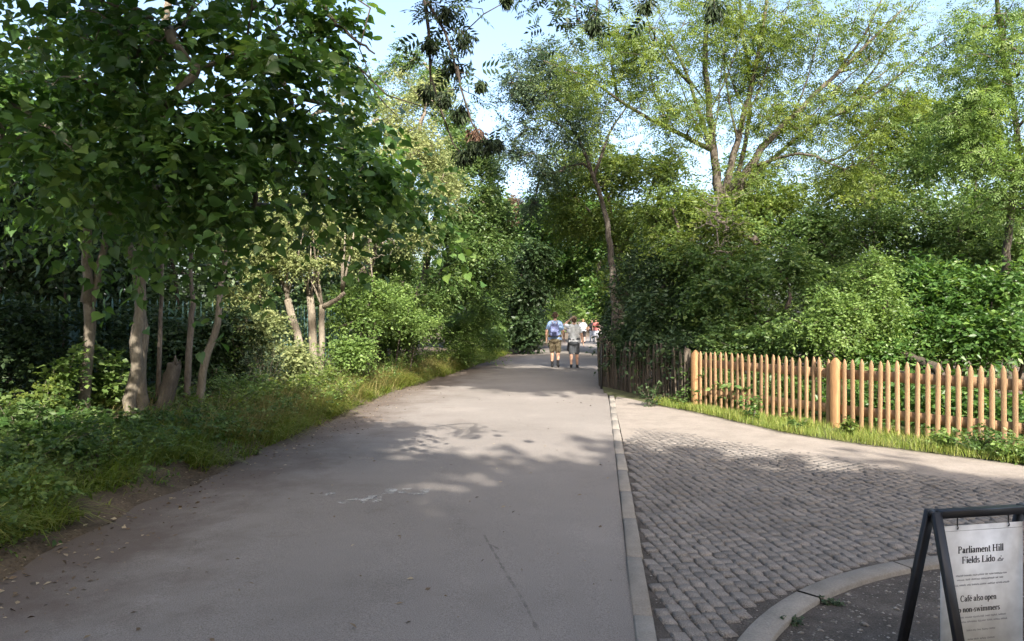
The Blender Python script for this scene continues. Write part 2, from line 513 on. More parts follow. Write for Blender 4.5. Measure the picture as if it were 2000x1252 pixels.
def tree(name, label, cat, stems, blobs, leaf, bark, seed, group=None, rtip=0.006, zmin=None, seg=0.45, shell=0.45,
         leaf_kw=None, lump=True, stray=0.12, extra=0.5, trunk_name='trunk', up=0.12, twig_sides=3):
    """stems: [(points, r0, r1)]; blobs: [(centre, radii, tips)]. Branches grow from the stems to tips spread through the blobs;
    every tip carries leafy twigs. Thing > trunk, crown."""
    rng = np.random.default_rng(seed)
    base = np.array(stems[0][0][0], float)
    root = empty(name, tuple(base))
    tag(root, label, cat, group)
    pos, par, rad, fixed = [], [], [], []
    buf = Buf()
    for pts, r0, r1 in stems:
        n = max(4, int(np.linalg.norm(np.diff(np.asarray(pts, float), axis=0), axis=1).sum() / .3))
        cp = bez(pts, n)
        cp[1:-1] += rng.normal(size=(n - 2, 3)) * min(.02, r0 * .15)
        rr = r0 + (r1 - r0) * np.linspace(0, 1, n) ** .8
        if r0 > .06:
            rr[0] *= 1.25
        sides = 10 if r0 > .08 else 7
        wob = 1 + rng.normal(size=(1, sides)) * .06 + rng.normal(size=(n, sides)) * .035
        buf.tube(cp - base, rr, sides, True, wob)
        for i in range(n):
            pos.append(cp[i]); rad.append(rr[i]); par.append(len(pos) - 2 if i else -1); fixed.append(True)
    if zmin is None:
        zmin = base[2] + .35
    tips = []
    for c, r, nt_ in blobs:
        r = np.asarray(r, float)
        subs = [(np.asarray(c, float), r, nt_)]
        if nt_ >= 30 and lump:
            ks = 3 if nt_ < 60 else 5
            subs = [(np.asarray(c, float) + norm(rng.normal(size=3)) * r * rng.uniform(.35, .75), r * rng.uniform(.42, .68), int(nt_ / ks)) for _ in range(ks)]
        for c_, r_, m_ in subs:
            u = norm(rng.normal(size=(m_, 3)))
            q = (shell + (1 - shell) * rng.uniform(0, 1, m_)) * rng.uniform(.75, 1.08, m_)
            q = np.where(rng.uniform(size=m_) < stray, q * rng.uniform(1.15, 1.75, m_), q)
            tips.append(c_ + u * q[:, None] * r_)
    tips = np.vstack(tips)
    tips = tips[tips[:, 2] > .12]
    A = np.array(pos)
    d0 = np.linalg.norm(tips[:, None] - A[None, A[:, 2] > zmin - .01], axis=2).min(1) if (A[:, 2] > zmin - .01).any() else np.zeros(len(tips))
    tips = tips[np.argsort(d0)]
    cap = 8 * len(tips) * 4 + len(pos) + 100
    PA = np.zeros((cap, 3)); PA[:len(pos)] = A
    okm = np.zeros(cap, bool); okm[:len(pos)] = A[:, 2] >= zmin
    if not okm.any():
        okm[:len(pos)] = True
    nn = len(pos)
    par = par + [0] * (cap - nn)
    branches = []
    O = np.zeros((len(tips), 3))
    mids, midO = [], []
    for ti, tp in enumerate(tips):
        dv = tp - PA[:nn]
        dist = np.linalg.norm(dv, axis=1)
        cost = dist + .35 * np.maximum(0, PA[:nn, 2] - tp[2]) + (~okm[:nn]) * 50
        j = int(np.argmin(cost))
        p0 = PA[j]
        pj = par[j]
        d_in = norm(p0 - PA[pj]) if pj >= 0 and pj != j else np.array((0, 0, 1.0))
        D = dist[j]
        ns = int(min(7, max(2, round(D / seg))))
        c1 = p0 + d_in * D * .3 + np.array((0, 0, up * D))
        u = np.linspace(0, 1, ns + 1)[1:, None]
        path = (1 - u) ** 2 * p0 + 2 * u * (1 - u) * c1 + u * u * tp
        if ns > 2:
            path[:-1] += rng.normal(size=(ns - 1, 3)) * .035 * min(D, 1.5)
        ids = [j]
        for q in path:
            PA[nn] = q; okm[nn] = True
            par[nn] = ids[-1]
            ids.append(nn)
            nn += 1
        branches.append(ids)
        O[ti] = norm(path[-1] - (path[-2] if ns > 1 else p0))
        if extra and ns >= 2 and rng.uniform() < extra:
            mids.append(path[-2]); midO.append(O[ti])
    cnt = np.zeros(nn)
    for ids in branches:
        cnt[ids[-1]] += 1
    for i in range(nn - 1, -1, -1):
        if par[i] >= 0 and par[i] != i:
            cnt[par[i]] += cnt[i]
    rb = rtip * np.maximum(cnt, 1) ** .5
    rfix = np.array(rad)
    for ids in branches:
        r = rb[ids].copy()
        j = ids[0]
        lim = rfix[j] * .75 if j < len(rfix) else rb[j]
        r[0] = min(r[1] * 1.15, lim)
        r = np.minimum(r, max(lim, rtip))
        r[-1] = rtip * .6
        buf.tube(PA[ids] - base, r, 6 if r[0] > .035 else (5 if r[0] > .018 else twig_sides), False)
    tr = buf.obj(trunk_name, bark, root, True)
    if leaf:
        Tt = np.vstack([tips] + ([np.array(mids)] if mids else []))
        Oo = np.vstack([O] + ([np.array(midO)] if mids else []))
        kw = dict(leaf_kw or {})
        crown_obj(rng, 'crown', Tt, Oo, leaf, root, base, **kw)
    return root


def blob(px, py, Y, rx, ry, rz, n):
    return (at(px, py, Y), (rx, ry, rz), n)


# ------------------------------------------------------------------ the setting: ground, path, kerbs, setts, verges
LE = np.array([(-3.5, -12), (-3.3, 0), (-3.12, 4.3), (-3.05, 6.5), (-2.95, 8.6), (-2.65, 14.8), (-1.6, 21.7), (0.0, 34), (1.8, 42), (4.6, 56),
               (8.4, 75), (13, 110)])
RE = np.array([(-1.30, -12), (.172, 0), (.60, 3.48), (1.82, 13.4), (2.15, 16.4), (2.95, 24), (4.35, 34), (5.75, 42), (8.0, 56), (11.4, 75), (16.5, 110)])


def xl(y): return np.interp(y, LE[:, 1], LE[:, 0])
def xr(y): return np.interp(y, RE[:, 1], RE[:, 0])


rng = np.random.default_rng(11)
# ground: one sheet to the horizon
g = Buf()
ys = np.array([-600, -60, -12, 0, 6, 12, 20, 30, 45, 70, 110, 300, 900.])
xs = np.array([-700, -80, -20, -8, 0, 8, 20, 80, 700.])
XX, YY = np.meshgrid(xs, ys)
V = np.stack([XX, YY, np.full_like(XX, -.07)], -1).reshape(-1, 3)
nx = len(xs)
i, j = np.meshgrid(np.arange(len(ys) - 1), np.arange(nx - 1), indexing='ij')
Q = np.stack([i * nx + j, i * nx + j + 1, (i + 1) * nx + j + 1, (i + 1) * nx + j], -1).reshape(-1, 4)
tag(mesh_obj('ground', V, Q, 'soil'), kind='structure')

# path
ys = np.concatenate([np.arange(-12, 20, .25), np.arange(20, 60, 1.0), np.arange(60, 111, 5.0)])
us = np.linspace(0, 1, 25)
a0 = xl(ys) + .05 * np.sin(ys * 1.9) + .04 * np.sin(ys * 4.7 + 1) + rng.normal(size=len(ys)) * .018
a1 = xr(ys)
X = a0[:, None] + (a1 - a0)[:, None] * us[None]
Y = np.repeat(ys[:, None], len(us), 1)
Z = .025 * np.sin(us * math.pi)[None] + .004 * np.sin(X * 1.3 + Y * .7)
V = np.stack([X, Y, Z], -1).reshape(-1, 3)
nx = len(us)
i, j = np.meshgrid(np.arange(len(ys) - 1), np.arange(nx - 1), indexing='ij')
Q = np.stack([i * nx + j, i * nx + j + 1, (i + 1) * nx + j + 1, (i + 1) * nx + j], -1).reshape(-1, 4)
path = mesh_obj('path', V, Q, 'asphalt', smooth=True)
att = path.data.attributes.new('edge', 'FLOAT', 'POINT')
dl = (X - a0[:, None])
att.data.foreach_set('value', (.62 * np.exp(-(dl / 1.0) ** 1.4) + .10 * np.exp(-((X - a1[:, None]) / .12) ** 2)).ravel().astype(np.float32))
tag(path, kind='structure')


def pz(x, y):
    u = (x - xl(y)) / (xr(y) - xl(y))
    return .025 * math.sin(max(0, min(1, u)) * math.pi) + .004 * math.sin(x * 1.3 + y * .7)


def strip(pts, w, mat, name, parent, dz=.004, jitter=.3):
    pts = bez(pts, 60)
    t = norm(np.gradient(pts, axis=0))
    nrm = np.stack([-t[:, 1], t[:, 0]], -1)
    ww = w * (1 + rng.normal(size=len(pts)) * jitter)
    A = pts + nrm * ww[:, None] / 2
    B = pts - nrm * ww[:, None] / 2
    V = np.array([(x, y, pz(x, y) + dz) for x, y in np.vstack([A, B])])
    n = len(pts)
    Q = np.stack([np.arange(n - 1), n + np.arange(n - 1), n + np.arange(1, n), np.arange(1, n)], -1)
    return mesh_obj(name, V, Q, mat, parent)


def gxy(px, py):
    Yd = CAM_H * FPX / (py - 626)
    return ((px - 1000) / FPX * Yd, Yd)


strip([gxy(945, 1050), gxy(985, 1120), gxy(1022, 1180), gxy(1062, 1262)], .018, 'seam_tar', 'crack', path)
strip([gxy(952, 1068), gxy(966, 1074), gxy(975, 1080)], .02, 'seam_tar', 'crack', path, .006)
# worn white road marking: scattered remains of strokes
for pts, w in (([(640, 975), (650, 968)], .05), ([(662, 990), (700, 981)], .055), ([(676, 986), (690, 983)], .04), ([(706, 990), (722, 978), (736, 976)], .05),
               ([(722, 978), (738, 988)], .045), ([(740, 974), (738, 986)], .04), ([(756, 971), (766, 961)], .075), ([(778, 968), (792, 967)], .06),
               ([(800, 970), (822, 971), (834, 961)], .05), ([(786, 962), (806, 961)], .03)):
    strip([gxy(*p) for p in pts], w * 1.5, 'worn_paint', 'road_marking', path, .006, .15)


def leftz(x, y):
    """height of the left bank"""
    d = xl(y) - x
    t = np.clip(d / .55, 0, 1)
    h = .16 * t * t * (3 - 2 * t) + .05 * np.clip(d - .5, 0, 4) - .03
    return h + .03 * np.sin(x * 3.1 + y * 1.7) * np.clip(d * 2, 0, 1) + .02 * np.sin(x * 7.3 - y * 5.1) * np.clip(d * 2, 0, 1)


ys = np.concatenate([np.arange(-6, 16, .14), np.arange(16, 45, .8), np.arange(45, 111, 5)])
us = np.concatenate([np.linspace(-.12, 1.2, 16), np.linspace(1.5, 14, 22)])
X = xl(ys)[:, None] - us[None]
Y = np.repeat(ys[:, None], len(us), 1)
Z = leftz(X, Y) + rng.normal(size=X.shape) * .012
V = np.stack([X, Y, Z], -1).reshape(-1, 3)
nx = len(us)
i, j = np.meshgrid(np.arange(len(ys) - 1), np.arange(nx - 1), indexing='ij')
Q = np.stack([i * nx + j, (i + 1) * nx + j, (i + 1) * nx + j + 1, i * nx + j + 1], -1).reshape(-1, 4)
tag(mesh_obj('soil_bank', V, Q, 'soil', smooth=True), kind='structure')

# straight kerb of concrete edging stones
kerb = empty('kerb', (.6, 3.48, 0))
tag(kerb, 'straight flush kerb of pale concrete stones between path and setts', None, None, 'structure')
kd = np.array((.122, .9925)); kn = np.array((.9925, -.122))
k0 = np.array((.60, 3.48))
kz = math.atan2(kd[1], kd[0])


def bevel_block(lx, ly, h, b=.008):
    V = [(-lx / 2, -ly / 2, -h), (lx / 2, -ly / 2, -h), (lx / 2, ly / 2, -h), (-lx / 2, ly / 2, -h),
         (-lx / 2, -ly / 2, -b), (lx / 2, -ly / 2, -b), (lx / 2, ly / 2, -b), (-lx / 2, ly / 2, -b),
         (-lx / 2 + b, -ly / 2 + b, 0), (lx / 2 - b, -ly / 2 + b, 0), (lx / 2 - b, ly / 2 - b, 0), (-lx / 2 + b, ly / 2 - b, 0)]
    Q = []
    for k in range(4):
        n_ = (k + 1) % 4
        Q += [(k, n_, n_ + 4, k + 4), (k + 4, n_ + 4, n_ + 8, k + 8)]
    Q.append((8, 9, 10, 11))
    return np.array(V, float), np.array(Q)


kV, kQ = bevel_block(.905, .102, .12, .010)
kme = np_mesh('kerb_stone', kV, kQ, 'kerb_concrete')
for s in range(-5, 12):
    c = k0 + kd * (.74 + .915 * s) + kn * (.056 + rng.normal() * .003)
    o = bpy.data.objects.new('kerb_stone', kme)
    o.location = (c[0] - .6, c[1] - 3.48, .016 + rng.normal() * .003)
    o.rotation_euler = (rng.normal() * .004, rng.normal() * .004, kz + rng.normal() * .004)
    link(o, kerb)

# curved kerb round the grit bed
CC, CR = np.array((3.5, 1.9)), 2.8
ck = empty('curved_kerb', (3.5, 1.9, 0))
tag(ck, 'curved pale concrete kerb round the grit bed under the notice board', None, None, 'structure')
n_st = 8
for s in range(n_st):
    t0 = math.radians(188 - s * 19.0); t1 = math.radians(188 - (s + 1) * 19.0) + .006
    th = np.linspace(t0, t1, 7)
    V, Q = [], []
    b_ = .008
    for q, a in enumerate(th):
        for r_, z_ in ((CR - .07, -.1), (CR - .07, .012), (CR - .062, .02), (CR + .062, .02), (CR + .07, .012), (CR + .07, -.1)):
            V.append((r_ * math.cos(a), r_ * math.sin(a), z_ + .002 * (s % 2)))
    for q in range(6):
        for w_ in range(5):
            Q.append((q * 6 + w_, q * 6 + w_ + 1, (q + 1) * 6 + w_ + 1, (q + 1) * 6 + w_))
    mesh_obj('kerb_stone', np.array(V), np.array(Q), 'kerb_concrete', ck)

# sett paving
VE = np.array([(1.95, 15.2), (2.55, 13.2), (3.15, 11.8), (3.72, 9.85), (4.4, 8.8), (5.46, 7.64), (7.0, 6.4), (12, 3.0)])   # edge of the grass verge
bed = np.vstack([[(.40, 1.0)], [(1.95, 14.3)], VE[1:], [(12, -3), (.0, -3)]])
V = np.array([(x, y, -.010) for x, y in bed])
bm = bmesh.new()
vs = [bm.verts.new(v) for v in V]
bm.faces.new(vs)
bmesh.ops.triangulate(bm, faces=bm.faces[:])
me = bpy.data.meshes.new('sett_paving'); bm.to_mesh(me); bm.free(); me.materials.append(MATS['grit'])
paving = link(bpy.data.objects.new('sett_paving', me))
tag(paving, kind='structure')


def verge_side(x, y):
    """> 0 on the paved side of the verge edge"""
    best = None
    for a, b_ in zip(VE[:-1], VE[1:]):
        if (b_[1] <= y <= a[1]):
            f = (a[1] - y) / (a[1] - b_[1])
            return (a[0] + f * (b_[0] - a[0])) - x
    return -1 if y > VE[0][1] else 9


SHADE_EDGE = np.array([(1.435, 9.3), (1.7, 9.2), (2.2, 9.0), (2.65, 8.65), (3.0, 8.05), (3.4, 7.5), (3.8, 7.15), (4.5, 6.6), (5.6, 6.0), (7.2, 5.0)])  # line of the shadow edge across the setts


def sun_side(x, y):
    return y > np.interp(x, SHADE_EDGE[:, 0], SHADE_EDGE[:, 1]) + .12 * math.sin(x * 4.1) + .06 * math.sin(x * 11)


dl_ = bez(SHADE_EDGE, 50)
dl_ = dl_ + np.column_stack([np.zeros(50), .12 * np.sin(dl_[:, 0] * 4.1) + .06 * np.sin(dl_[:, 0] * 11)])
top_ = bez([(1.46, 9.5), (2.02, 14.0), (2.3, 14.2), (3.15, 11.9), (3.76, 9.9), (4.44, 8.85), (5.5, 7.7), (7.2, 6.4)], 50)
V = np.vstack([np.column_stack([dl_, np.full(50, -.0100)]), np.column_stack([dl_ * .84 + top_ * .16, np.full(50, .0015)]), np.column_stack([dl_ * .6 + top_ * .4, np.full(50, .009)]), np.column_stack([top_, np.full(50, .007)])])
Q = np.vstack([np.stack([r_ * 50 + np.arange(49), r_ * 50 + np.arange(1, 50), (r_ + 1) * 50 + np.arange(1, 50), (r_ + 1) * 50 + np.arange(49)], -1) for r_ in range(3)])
tag(mesh_obj('sunlit_strip', V, Q, 'sunlit_strip', smooth=True), 'pale smooth sheet over the setts along the verge, strong sunlight put into its colour', 'sunlit_strip', None, 'stuff')  # smooth pale sheet beyond the shadow edge: bright sunlight painted as colour

su = norm(np.array((-.10, 1.0))); sv = np.array((su[1], -su[0]))
setts = []
PC, PL = .084, .098
for ic in range(-40, 140):
    off = (ic % 2) * .5 + rng.uniform(-.12, .12)
    for il in range(-2, 170):
        p = np.array((.6, 2.4)) + sv * (ic * PC) + su * ((il + off) * PL)
        x, y = p
        if y < 2.6 or x > .80 * y + .6:
            continue
        if (p - k0) @ kn < .146 or verge_side(x, y) < .02 or np.linalg.norm(p - CC) < CR + .14:
            continue
        if sun_side(x, y - 1.0):
            continue
        setts.append((x, y))
setts = np.array(setts)
infr = (setts[:, 1] > 3.42) & (np.abs(setts[:, 0]) < setts[:, 1] * .714)
order = np.argsort(np.where(infr, setts[:, 1], 99))
SV, SQ = bevel_block(.075, .089, .04, .007)
SV[:, 0:2] = SV[:, [1, 0]] * np.array((1, 1))          # length along local y
SV[:, 0:2] = SV[:, [1, 0]]
sms = []
for k in range(5):
    v = SV.copy()
    v[:, 2] += rng.normal(size=len(v)) * .0035
    v[4:, 0:2] += rng.normal(size=(8, 2)) * .004
    sms.append((v, np_mesh('sett', v, SQ, 'sett_stone')))
sang = math.atan2(su[1], su[0]) - math.pi / 2
bufS = Buf()
for rank, idx in enumerate(order):
    x, y = setts[idx]
    k = int(rng.integers(5))
    z = rng.normal() * .004 + .002
    fl_ = .25 if sun_side(x, y) else 1.0
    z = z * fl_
    rx_, ry_, rz_ = rng.normal() * .028 * fl_, rng.normal() * .028 * fl_, sang + rng.normal() * .05
    if rank < 300:
        o = bpy.data.objects.new('sett', sms[k][1])
        o.location = (x, y, z)
        o.rotation_euler = (rx_, ry_, rz_)
        link(o, paving)
    else:
        R = np.array(Matrix.Rotation(rz_, 3, 'Z') @ Matrix.Rotation(ry_, 3, 'Y') @ Matrix.Rotation(rx_, 3, 'X'))
        bufS.add(sms[k][0] @ R.T + np.array((x, y, z)), SQ)
tag(bufS.obj('far_setts', 'sett_stone', paving), kind='stuff')
print('setts', len(setts))


def blades(rng, P, h, w, lean, seg=3, bend=1.0, dirs=None):
    """curved grass blades; returns V, F, per"""
    n = len(P)
    a = rng.uniform(0, 2 * math.pi, n) if dirs is None else dirs
    out = np.stack([np.cos(a), np.sin(a), np.zeros(n)], -1)
    sd = np.stack([-np.sin(a), np.cos(a), np.zeros(n)], -1)
    t = np.linspace(0, 1, seg + 1)
    ln = lean[:, None] * (t ** 1.6)[None] * h[:, None]
    zz = h[:, None] * (t[None] - bend * .55 * lean[:, None] * t[None] ** 2.4)
    C = P[:, None] + out[:, None] * ln[..., None]
    C[..., 2] += zz
    ww = w[:, None] * (1 - t[None] ** 1.5) * .5
    Lf = C[:, :-1] - sd[:, None] * ww[:, :-1, None]
    Rt = C[:, :-1] + sd[:, None] * ww[:, :-1, None]
    V = np.concatenate([np.stack([Lf, Rt], 2).reshape(n, -1, 3), C[:, -1:]], 1)
    f = []
    for k in range(seg - 1):
        f += [(2 * k, 2 * k + 1, 2 * k + 3), (2 * k, 2 * k + 3, 2 * k + 2)]
    k = seg - 1
    f.append((2 * k, 2 * k + 1, 2 * k + 2))
    f = np.array(f)
    F = (f[None] + (np.arange(n) * V.shape[1])[:, None, None]).reshape(-1, 3)
    return V.reshape(-1, 3), F, len(f)


def grass_obj(name, P, h, w, lean, mat, label, seg=3, var=None, dirs=None, bend=1.0, parent=None):
    V, F, per = blades(rng, P, h, w, lean, seg, bend, dirs)
    n = len(P)
    v = np.clip((.5 if var is None else var) + rng.normal(size=n) * .2, 0, 1)
    o = mesh_obj(name, V, F, mat, parent, np.repeat(v, per))
    tag(o, label, 'grass', None, 'stuff')
    return o


# right verge: soil strip from the setts past the fence, and its short grass
FE = np.array([(2.08, 16.4), (3.24, 12.65), (4.56, 10.1), (5.92, 8.22), (7.3, 6.5), (10, 4.0)])       # fence line
n = 60
ve = bez(VE, n)
fe2 = bez([(2.2, 18.0), (4.2, 15.0), (5.6, 12.8), (7.4, 10.2), (9.0, 8.2), (14, 5)], n)
rows = []
for k, f in enumerate((0, .06, .15, .3, .5, .75, 1)):
    p = ve * (1 - f) + fe2 * f
    z = (-.015, .02, .035, .05, .05, .06, .06)[k] + .012 * np.sin(p[:, 0] * 5 + p[:, 1] * 3)
    rows.append(np.column_stack([p, z]))
V = np.vstack(rows)
i, j = np.meshgrid(np.arange(6), np.arange(n - 1), indexing='ij')
Q = np.stack([i * n + j, i * n + j + 1, (i + 1) * n + j + 1, (i + 1) * n + j], -1).reshape(-1, 4)
tag(mesh_obj('verge', V, Q, 'verge_soil', smooth=True), kind='structure')


def line_pts(poly, m):
    poly = np.asarray(poly, float)
    d = np.linalg.norm(np.diff(poly, axis=0), axis=1)
    c = np.concatenate([[0], np.cumsum(d)])
    s = rng.uniform(0, c[-1], m)
    return np.stack([np.interp(s, c, poly[:, 0]), np.interp(s, c, poly[:, 1])], -1)


m_ = 52000
a = line_pts(VE[1:], m_)
f = rng.uniform(-.02, .50, m_) ** 1.0
idx = np.argmin(np.linalg.norm(a[:, None, :] - ve[None, ::3], axis=2), axis=1) * 3
P2 = a + (fe2[idx] - ve[idx]) * f[:, None] + rng.normal(size=(m_, 2)) * .02
keep = (P2[:, 0] < P2[:, 1] * .80) & (rng.uniform(size=m_) < 1.05 - .9 * np.clip(f, 0, 1))
P2 = P2[keep]
P3 = np.column_stack([P2, np.full(len(P2), .03)])
clump = .6 + .6 * np.sin(P2[:, 0] * 5.3 + 1.2) * np.sin(P2[:, 1] * 4.1) + .15 * np.sin(P2[:, 0] * 17)
hh = np.clip(.095 + .07 * clump + rng.normal(size=len(P2)) * .025, .03, .26)
grass_obj('verge_grass', P3, hh, rng.uniform(.004, .008, len(P2)), rng.uniform(.2, 1.0, len(P2)), 'blade_green',
          'short green grass along the foot of the picket fence', 2, .45 + .15 * clump)

# left bank grass: long straps drooping towards the path
m_ = 46000
yy = 2.8 + rng.uniform(0, 1, m_) ** 1.35 * 30
dd = rng.gamma(1.8, .34, m_) + .04 + .22 * np.clip((8.5 - yy) / 4, 0, 1)
xx = xl(yy) - dd
tuft = np.sin(xx * 6.1 + 1.3 * np.sin(yy * 2.3)) * np.sin(yy * 5.2 + xx)
keep = (rng.uniform(-1.4, .5, m_) < tuft) & (np.abs(xx) < yy * .80)
keep &= ~((yy > 5.6) & (yy < 7.3) & (dd < .38) & (rng.uniform(size=m_) < .85))
xx, yy, dd, tuft = xx[keep], yy[keep], dd[keep], tuft[keep]
n = len(xx)
P3 = np.column_stack([xx, yy, leftz(xx, yy) - .01])
dirs = rng.normal(-.35, 1.0, n)
big = .5 + .5 * np.sin(xx * 2.1 + 1.7 * np.sin(yy * .9)) * np.sin(yy * 1.7 + .8 * xx)
hh = np.clip(.11 + .24 * big + .10 * tuft + rng.normal(size=n) * .09, .05, .75)
lit = np.clip((yy - 8) / 5, 0, 1)
grass_obj('bank_grass', P3, hh, rng.uniform(.007, .020, n), rng.uniform(.6, 1.5, n), 'blade_green',
          'long strappy grass drooping over the left edge of the path', 3, .30 + .12 * tuft + .25 * big, dirs, 1.1)
m_ = 16000
yy = 8.5 + 16 * rng.uniform(0, 1, m_) ** .9
xx = xl(yy) - rng.gamma(2.0, .42, m_) - .1
n = m_
grass_obj('dry_grass', np.column_stack([xx, yy, leftz(xx, yy) - .01]), np.clip(rng.normal(.38, .17, n), .1, .95), rng.uniform(.005, .012, n),
          rng.uniform(.3, 1.2, n), 'blade_dry', 'straw coloured dry grass on the sunlit left bank', 3, None, rng.normal(-.3, 1.2, n), 1.0)

# leaf litter along the left margin of the path, pebbles on the setts and grit bed
m_ = 2300
yy = 2.8 + rng.uniform(0, 1, m_) ** 1.5 * 14
dd = np.abs(rng.normal(size=m_)) * .55 - .25
xx = xl(yy) + dd
far = rng.uniform(size=m_) < .12
xx = np.where(far, rng.uniform(xl(yy), xr(yy)), xx)
zz = np.where(dd > 0.02, .012, leftz(xx, yy) + .02)
zz = np.where(far, .032, zz)
D = rng.normal(size=(m_, 3)); D[:, 2] *= .15
Nn = rng.normal(size=(m_, 3)) * .35; Nn[:, 2] += 1
sz = rng.uniform(.012, .05, m_)
V, F, per = leaf_arrays(np.column_stack([xx, yy, zz]), D, Nn, sz, sz * rng.uniform(.25, .7, m_), DIAMOND)
tag(mesh_obj('leaf_litter', V, F, 'leaf_litter', None, np.repeat(np.clip(rng.beta(1.2, 1.6, m_), 0, 1), per)),
    'dry leaf litter and bits of bark along the left path margin', 'litter', None, 'stuff')

ico = np.array([(0, 0, 1), (.9, 0, .2), (.28, .85, .2), (-.73, .53, .2), (-.73, -.53, .2), (.28, -.85, .2), (0, 0, -.6)])
icf = np.array([(0, 1, 2), (0, 2, 3), (0, 3, 4), (0, 4, 5), (0, 5, 1), (1, 5, 4), (1, 4, 3), (1, 3, 2)])


def pebbles(name, P, s, label):
    n = len(P)
    ang = rng.uniform(0, 6.28, n)
    c, s_ = np.cos(ang), np.sin(ang)
    sx = s * rng.uniform(.7, 1.3, n); sy = s * rng.uniform(.5, 1.0, n); sz = s * rng.uniform(.35, .7, n)
    x = ico[None, :, 0] * sx[:, None]; y = ico[None, :, 1] * sy[:, None]; z = ico[None, :, 2] * sz[:, None]
    V = np.stack([x * c[:, None] - y * s_[:, None], x * s_[:, None] + y * c[:, None], z], -1) + P[:, None]
    F = (icf[None] + (np.arange(n) * 7)[:, None, None]).reshape(-1, 3)
    return tag(mesh_obj(name, V.reshape(-1, 3), F, 'pebble_stone'), label, 'gravel', None, 'stuff')


m_ = 9000
P = np.column_stack([rng.uniform(.5, 4.5, m_), 3.0 + rng.uniform(0, 1, m_) ** 1.6 * 5.0])
dk = (P - k0) @ kn
rc = np.linalg.norm(P - CC, axis=1)
near = np.exp(-np.abs(rc - CR - .2) / .35) + np.exp(-(dk - .12) / .16) * .9 + .28
ok = (dk > .13) & (rc > CR + .09) & (rng.uniform(0, 1.3, m_) < near)
P = P[ok]
pebbles('loose_gravel', np.column_stack([P, np.where(rng.uniform(size=len(P)) < .72, -.007, .004)]), rng.uniform(.003, .009, len(P)),
        'fine pale gravel in the joints between the setts')
m_ = 7000
P = np.column_stack([rng.uniform(.8, 4.0, m_), rng.uniform(2.6, 4.8, m_)])
rc = np.linalg.norm(P - CC, axis=1)
P = P[(rc < CR - .08)]
pebbles('gravel_bed', np.column_stack([P, np.full(len(P), -.012)]), rng.gamma(3, .0020, len(P)) + .002,
        'grey gravel filling the bed under the notice board')


# ------------------------------------------------------------------ fences
def picket_mesh(h, w=.056, tip=.075, name='picket', mat='wood_new'):
    prof = [(-w / 2, .010), (-w / 2, -.009), (-w / 2 * .90, -.0120), (0, -.0128), (w / 2 * .90, -.0120), (w / 2, -.009), (w / 2, .010)]
    n_ = len(prof)
    V, Q, T = [], [], []
    for z, s in ((0, 1), (h - tip, 1), (h - tip * .25, .42)):
        V += [(x * s, y * (.4 + .6 * s), z) for x, y in prof]
    V.append((0, -.004, h))
    for r_ in range(2):
        for k in range(n_):
            k2 = (k + 1) % n_
            Q.append((r_ * n_ + k, r_ * n_ + k2, (r_ + 1) * n_ + k2, (r_ + 1) * n_ + k))
    for k in range(n_):
        T.append((2 * n_ + k, 2 * n_ + (k + 1) % n_, 3 * n_))
    return np_mesh(name, np.array(V), [np.array(Q), np.array(T)], mat)


def post_obj(w, h, parent, loc, rz, mat, top=.07, name='post'):
    a = w / 2
    b_ = a - .006
    V = [(-a, -b_, 0), (-b_, -a, 0), (b_, -a, 0), (a, -b_, 0), (a, b_, 0), (b_, a, 0), (-b_, a, 0), (-a, b_, 0)]
    V = V + [(x, y, h - top) for x, y, z in V] + [(x * .25, y * .25, h) for x, y, z in V]
    Q = []
    for r_ in range(2):
        for k in range(8):
            Q.append((r_ * 8 + k, r_ * 8 + (k + 1) % 8, r_ * 8 + 8 + (k + 1) % 8, r_ * 8 + 8 + k))
    bb = Buf()
    bb.add(V, Q, [(16, 17, 18), (16, 18, 19), (16, 19, 20), (16, 20, 21), (16, 21, 22), (16, 22, 23)])
    o = bb.obj(name, mat, parent)
    o.location = loc
    o.rotation_euler = (0, 0, rz)
    return o


def fence_dir(a, b_):
    t = np.asarray(b_, float) - np.asarray(a, float)
    L_ = np.linalg.norm(t)
    return t / L_, L_, math.atan2(t[1], t[0])


fposts = [np.array((3.24, 12.65)), np.array((4.56, 10.1)), np.array((6.35, 7.62)), np.array((8.2, 5.6))]
pf = empty('picket_fence', (4.56, 10.1, 0))
tag(pf, 'new honey coloured wooden picket fence beside the sett paving', 'fence')
off = np.array((4.56, 10.1, 0))
pmeshes = [picket_mesh(.985 + d) for d in (0, .012, -.01)]
for k in range(3):
    a, b_ = fposts[k], fposts[k + 1]
    t, L_, rz = fence_dir(a, b_)
    bk = np.array((-t[1], t[0]))
    n_p = int(round((L_ - .16) / .121))
    for z, hgt in ((.79, .130), (.29, .125)):
        r_ = Buf(); r_.box((0.066, .0105, -hgt / 2), (L_ - .066, .050, hgt / 2))
        o = r_.obj('rail', 'wood_new', pf)
        o.location = (a[0] - off[0], a[1] - off[1], z + .012)
        o.rotation_euler = (0, 0, rz)
    for q in range(n_p):
        s = .13 + (L_ - .26) * q / (n_p - 1) + rng.normal() * .004
        p = a + t * s
        o = bpy.data.objects.new('picket', pmeshes[int(rng.integers(3))])
        o.location = (p[0] - off[0], p[1] - off[1], .03 + rng.normal() * .006)
        o.rotation_euler = (rng.normal() * .008, rng.normal() * .009, rz + rng.normal() * .03)
        link(o, pf)
for k, p in enumerate(fposts):
    t, L_, rz = fence_dir(fposts[max(0, k - 1)], fposts[min(3, k + 1)])
    post_obj(.115 if k else .12, 1.075, pf, (p[0] - off[0], p[1] - off[1], -.05), rz, 'wood_post', .075)

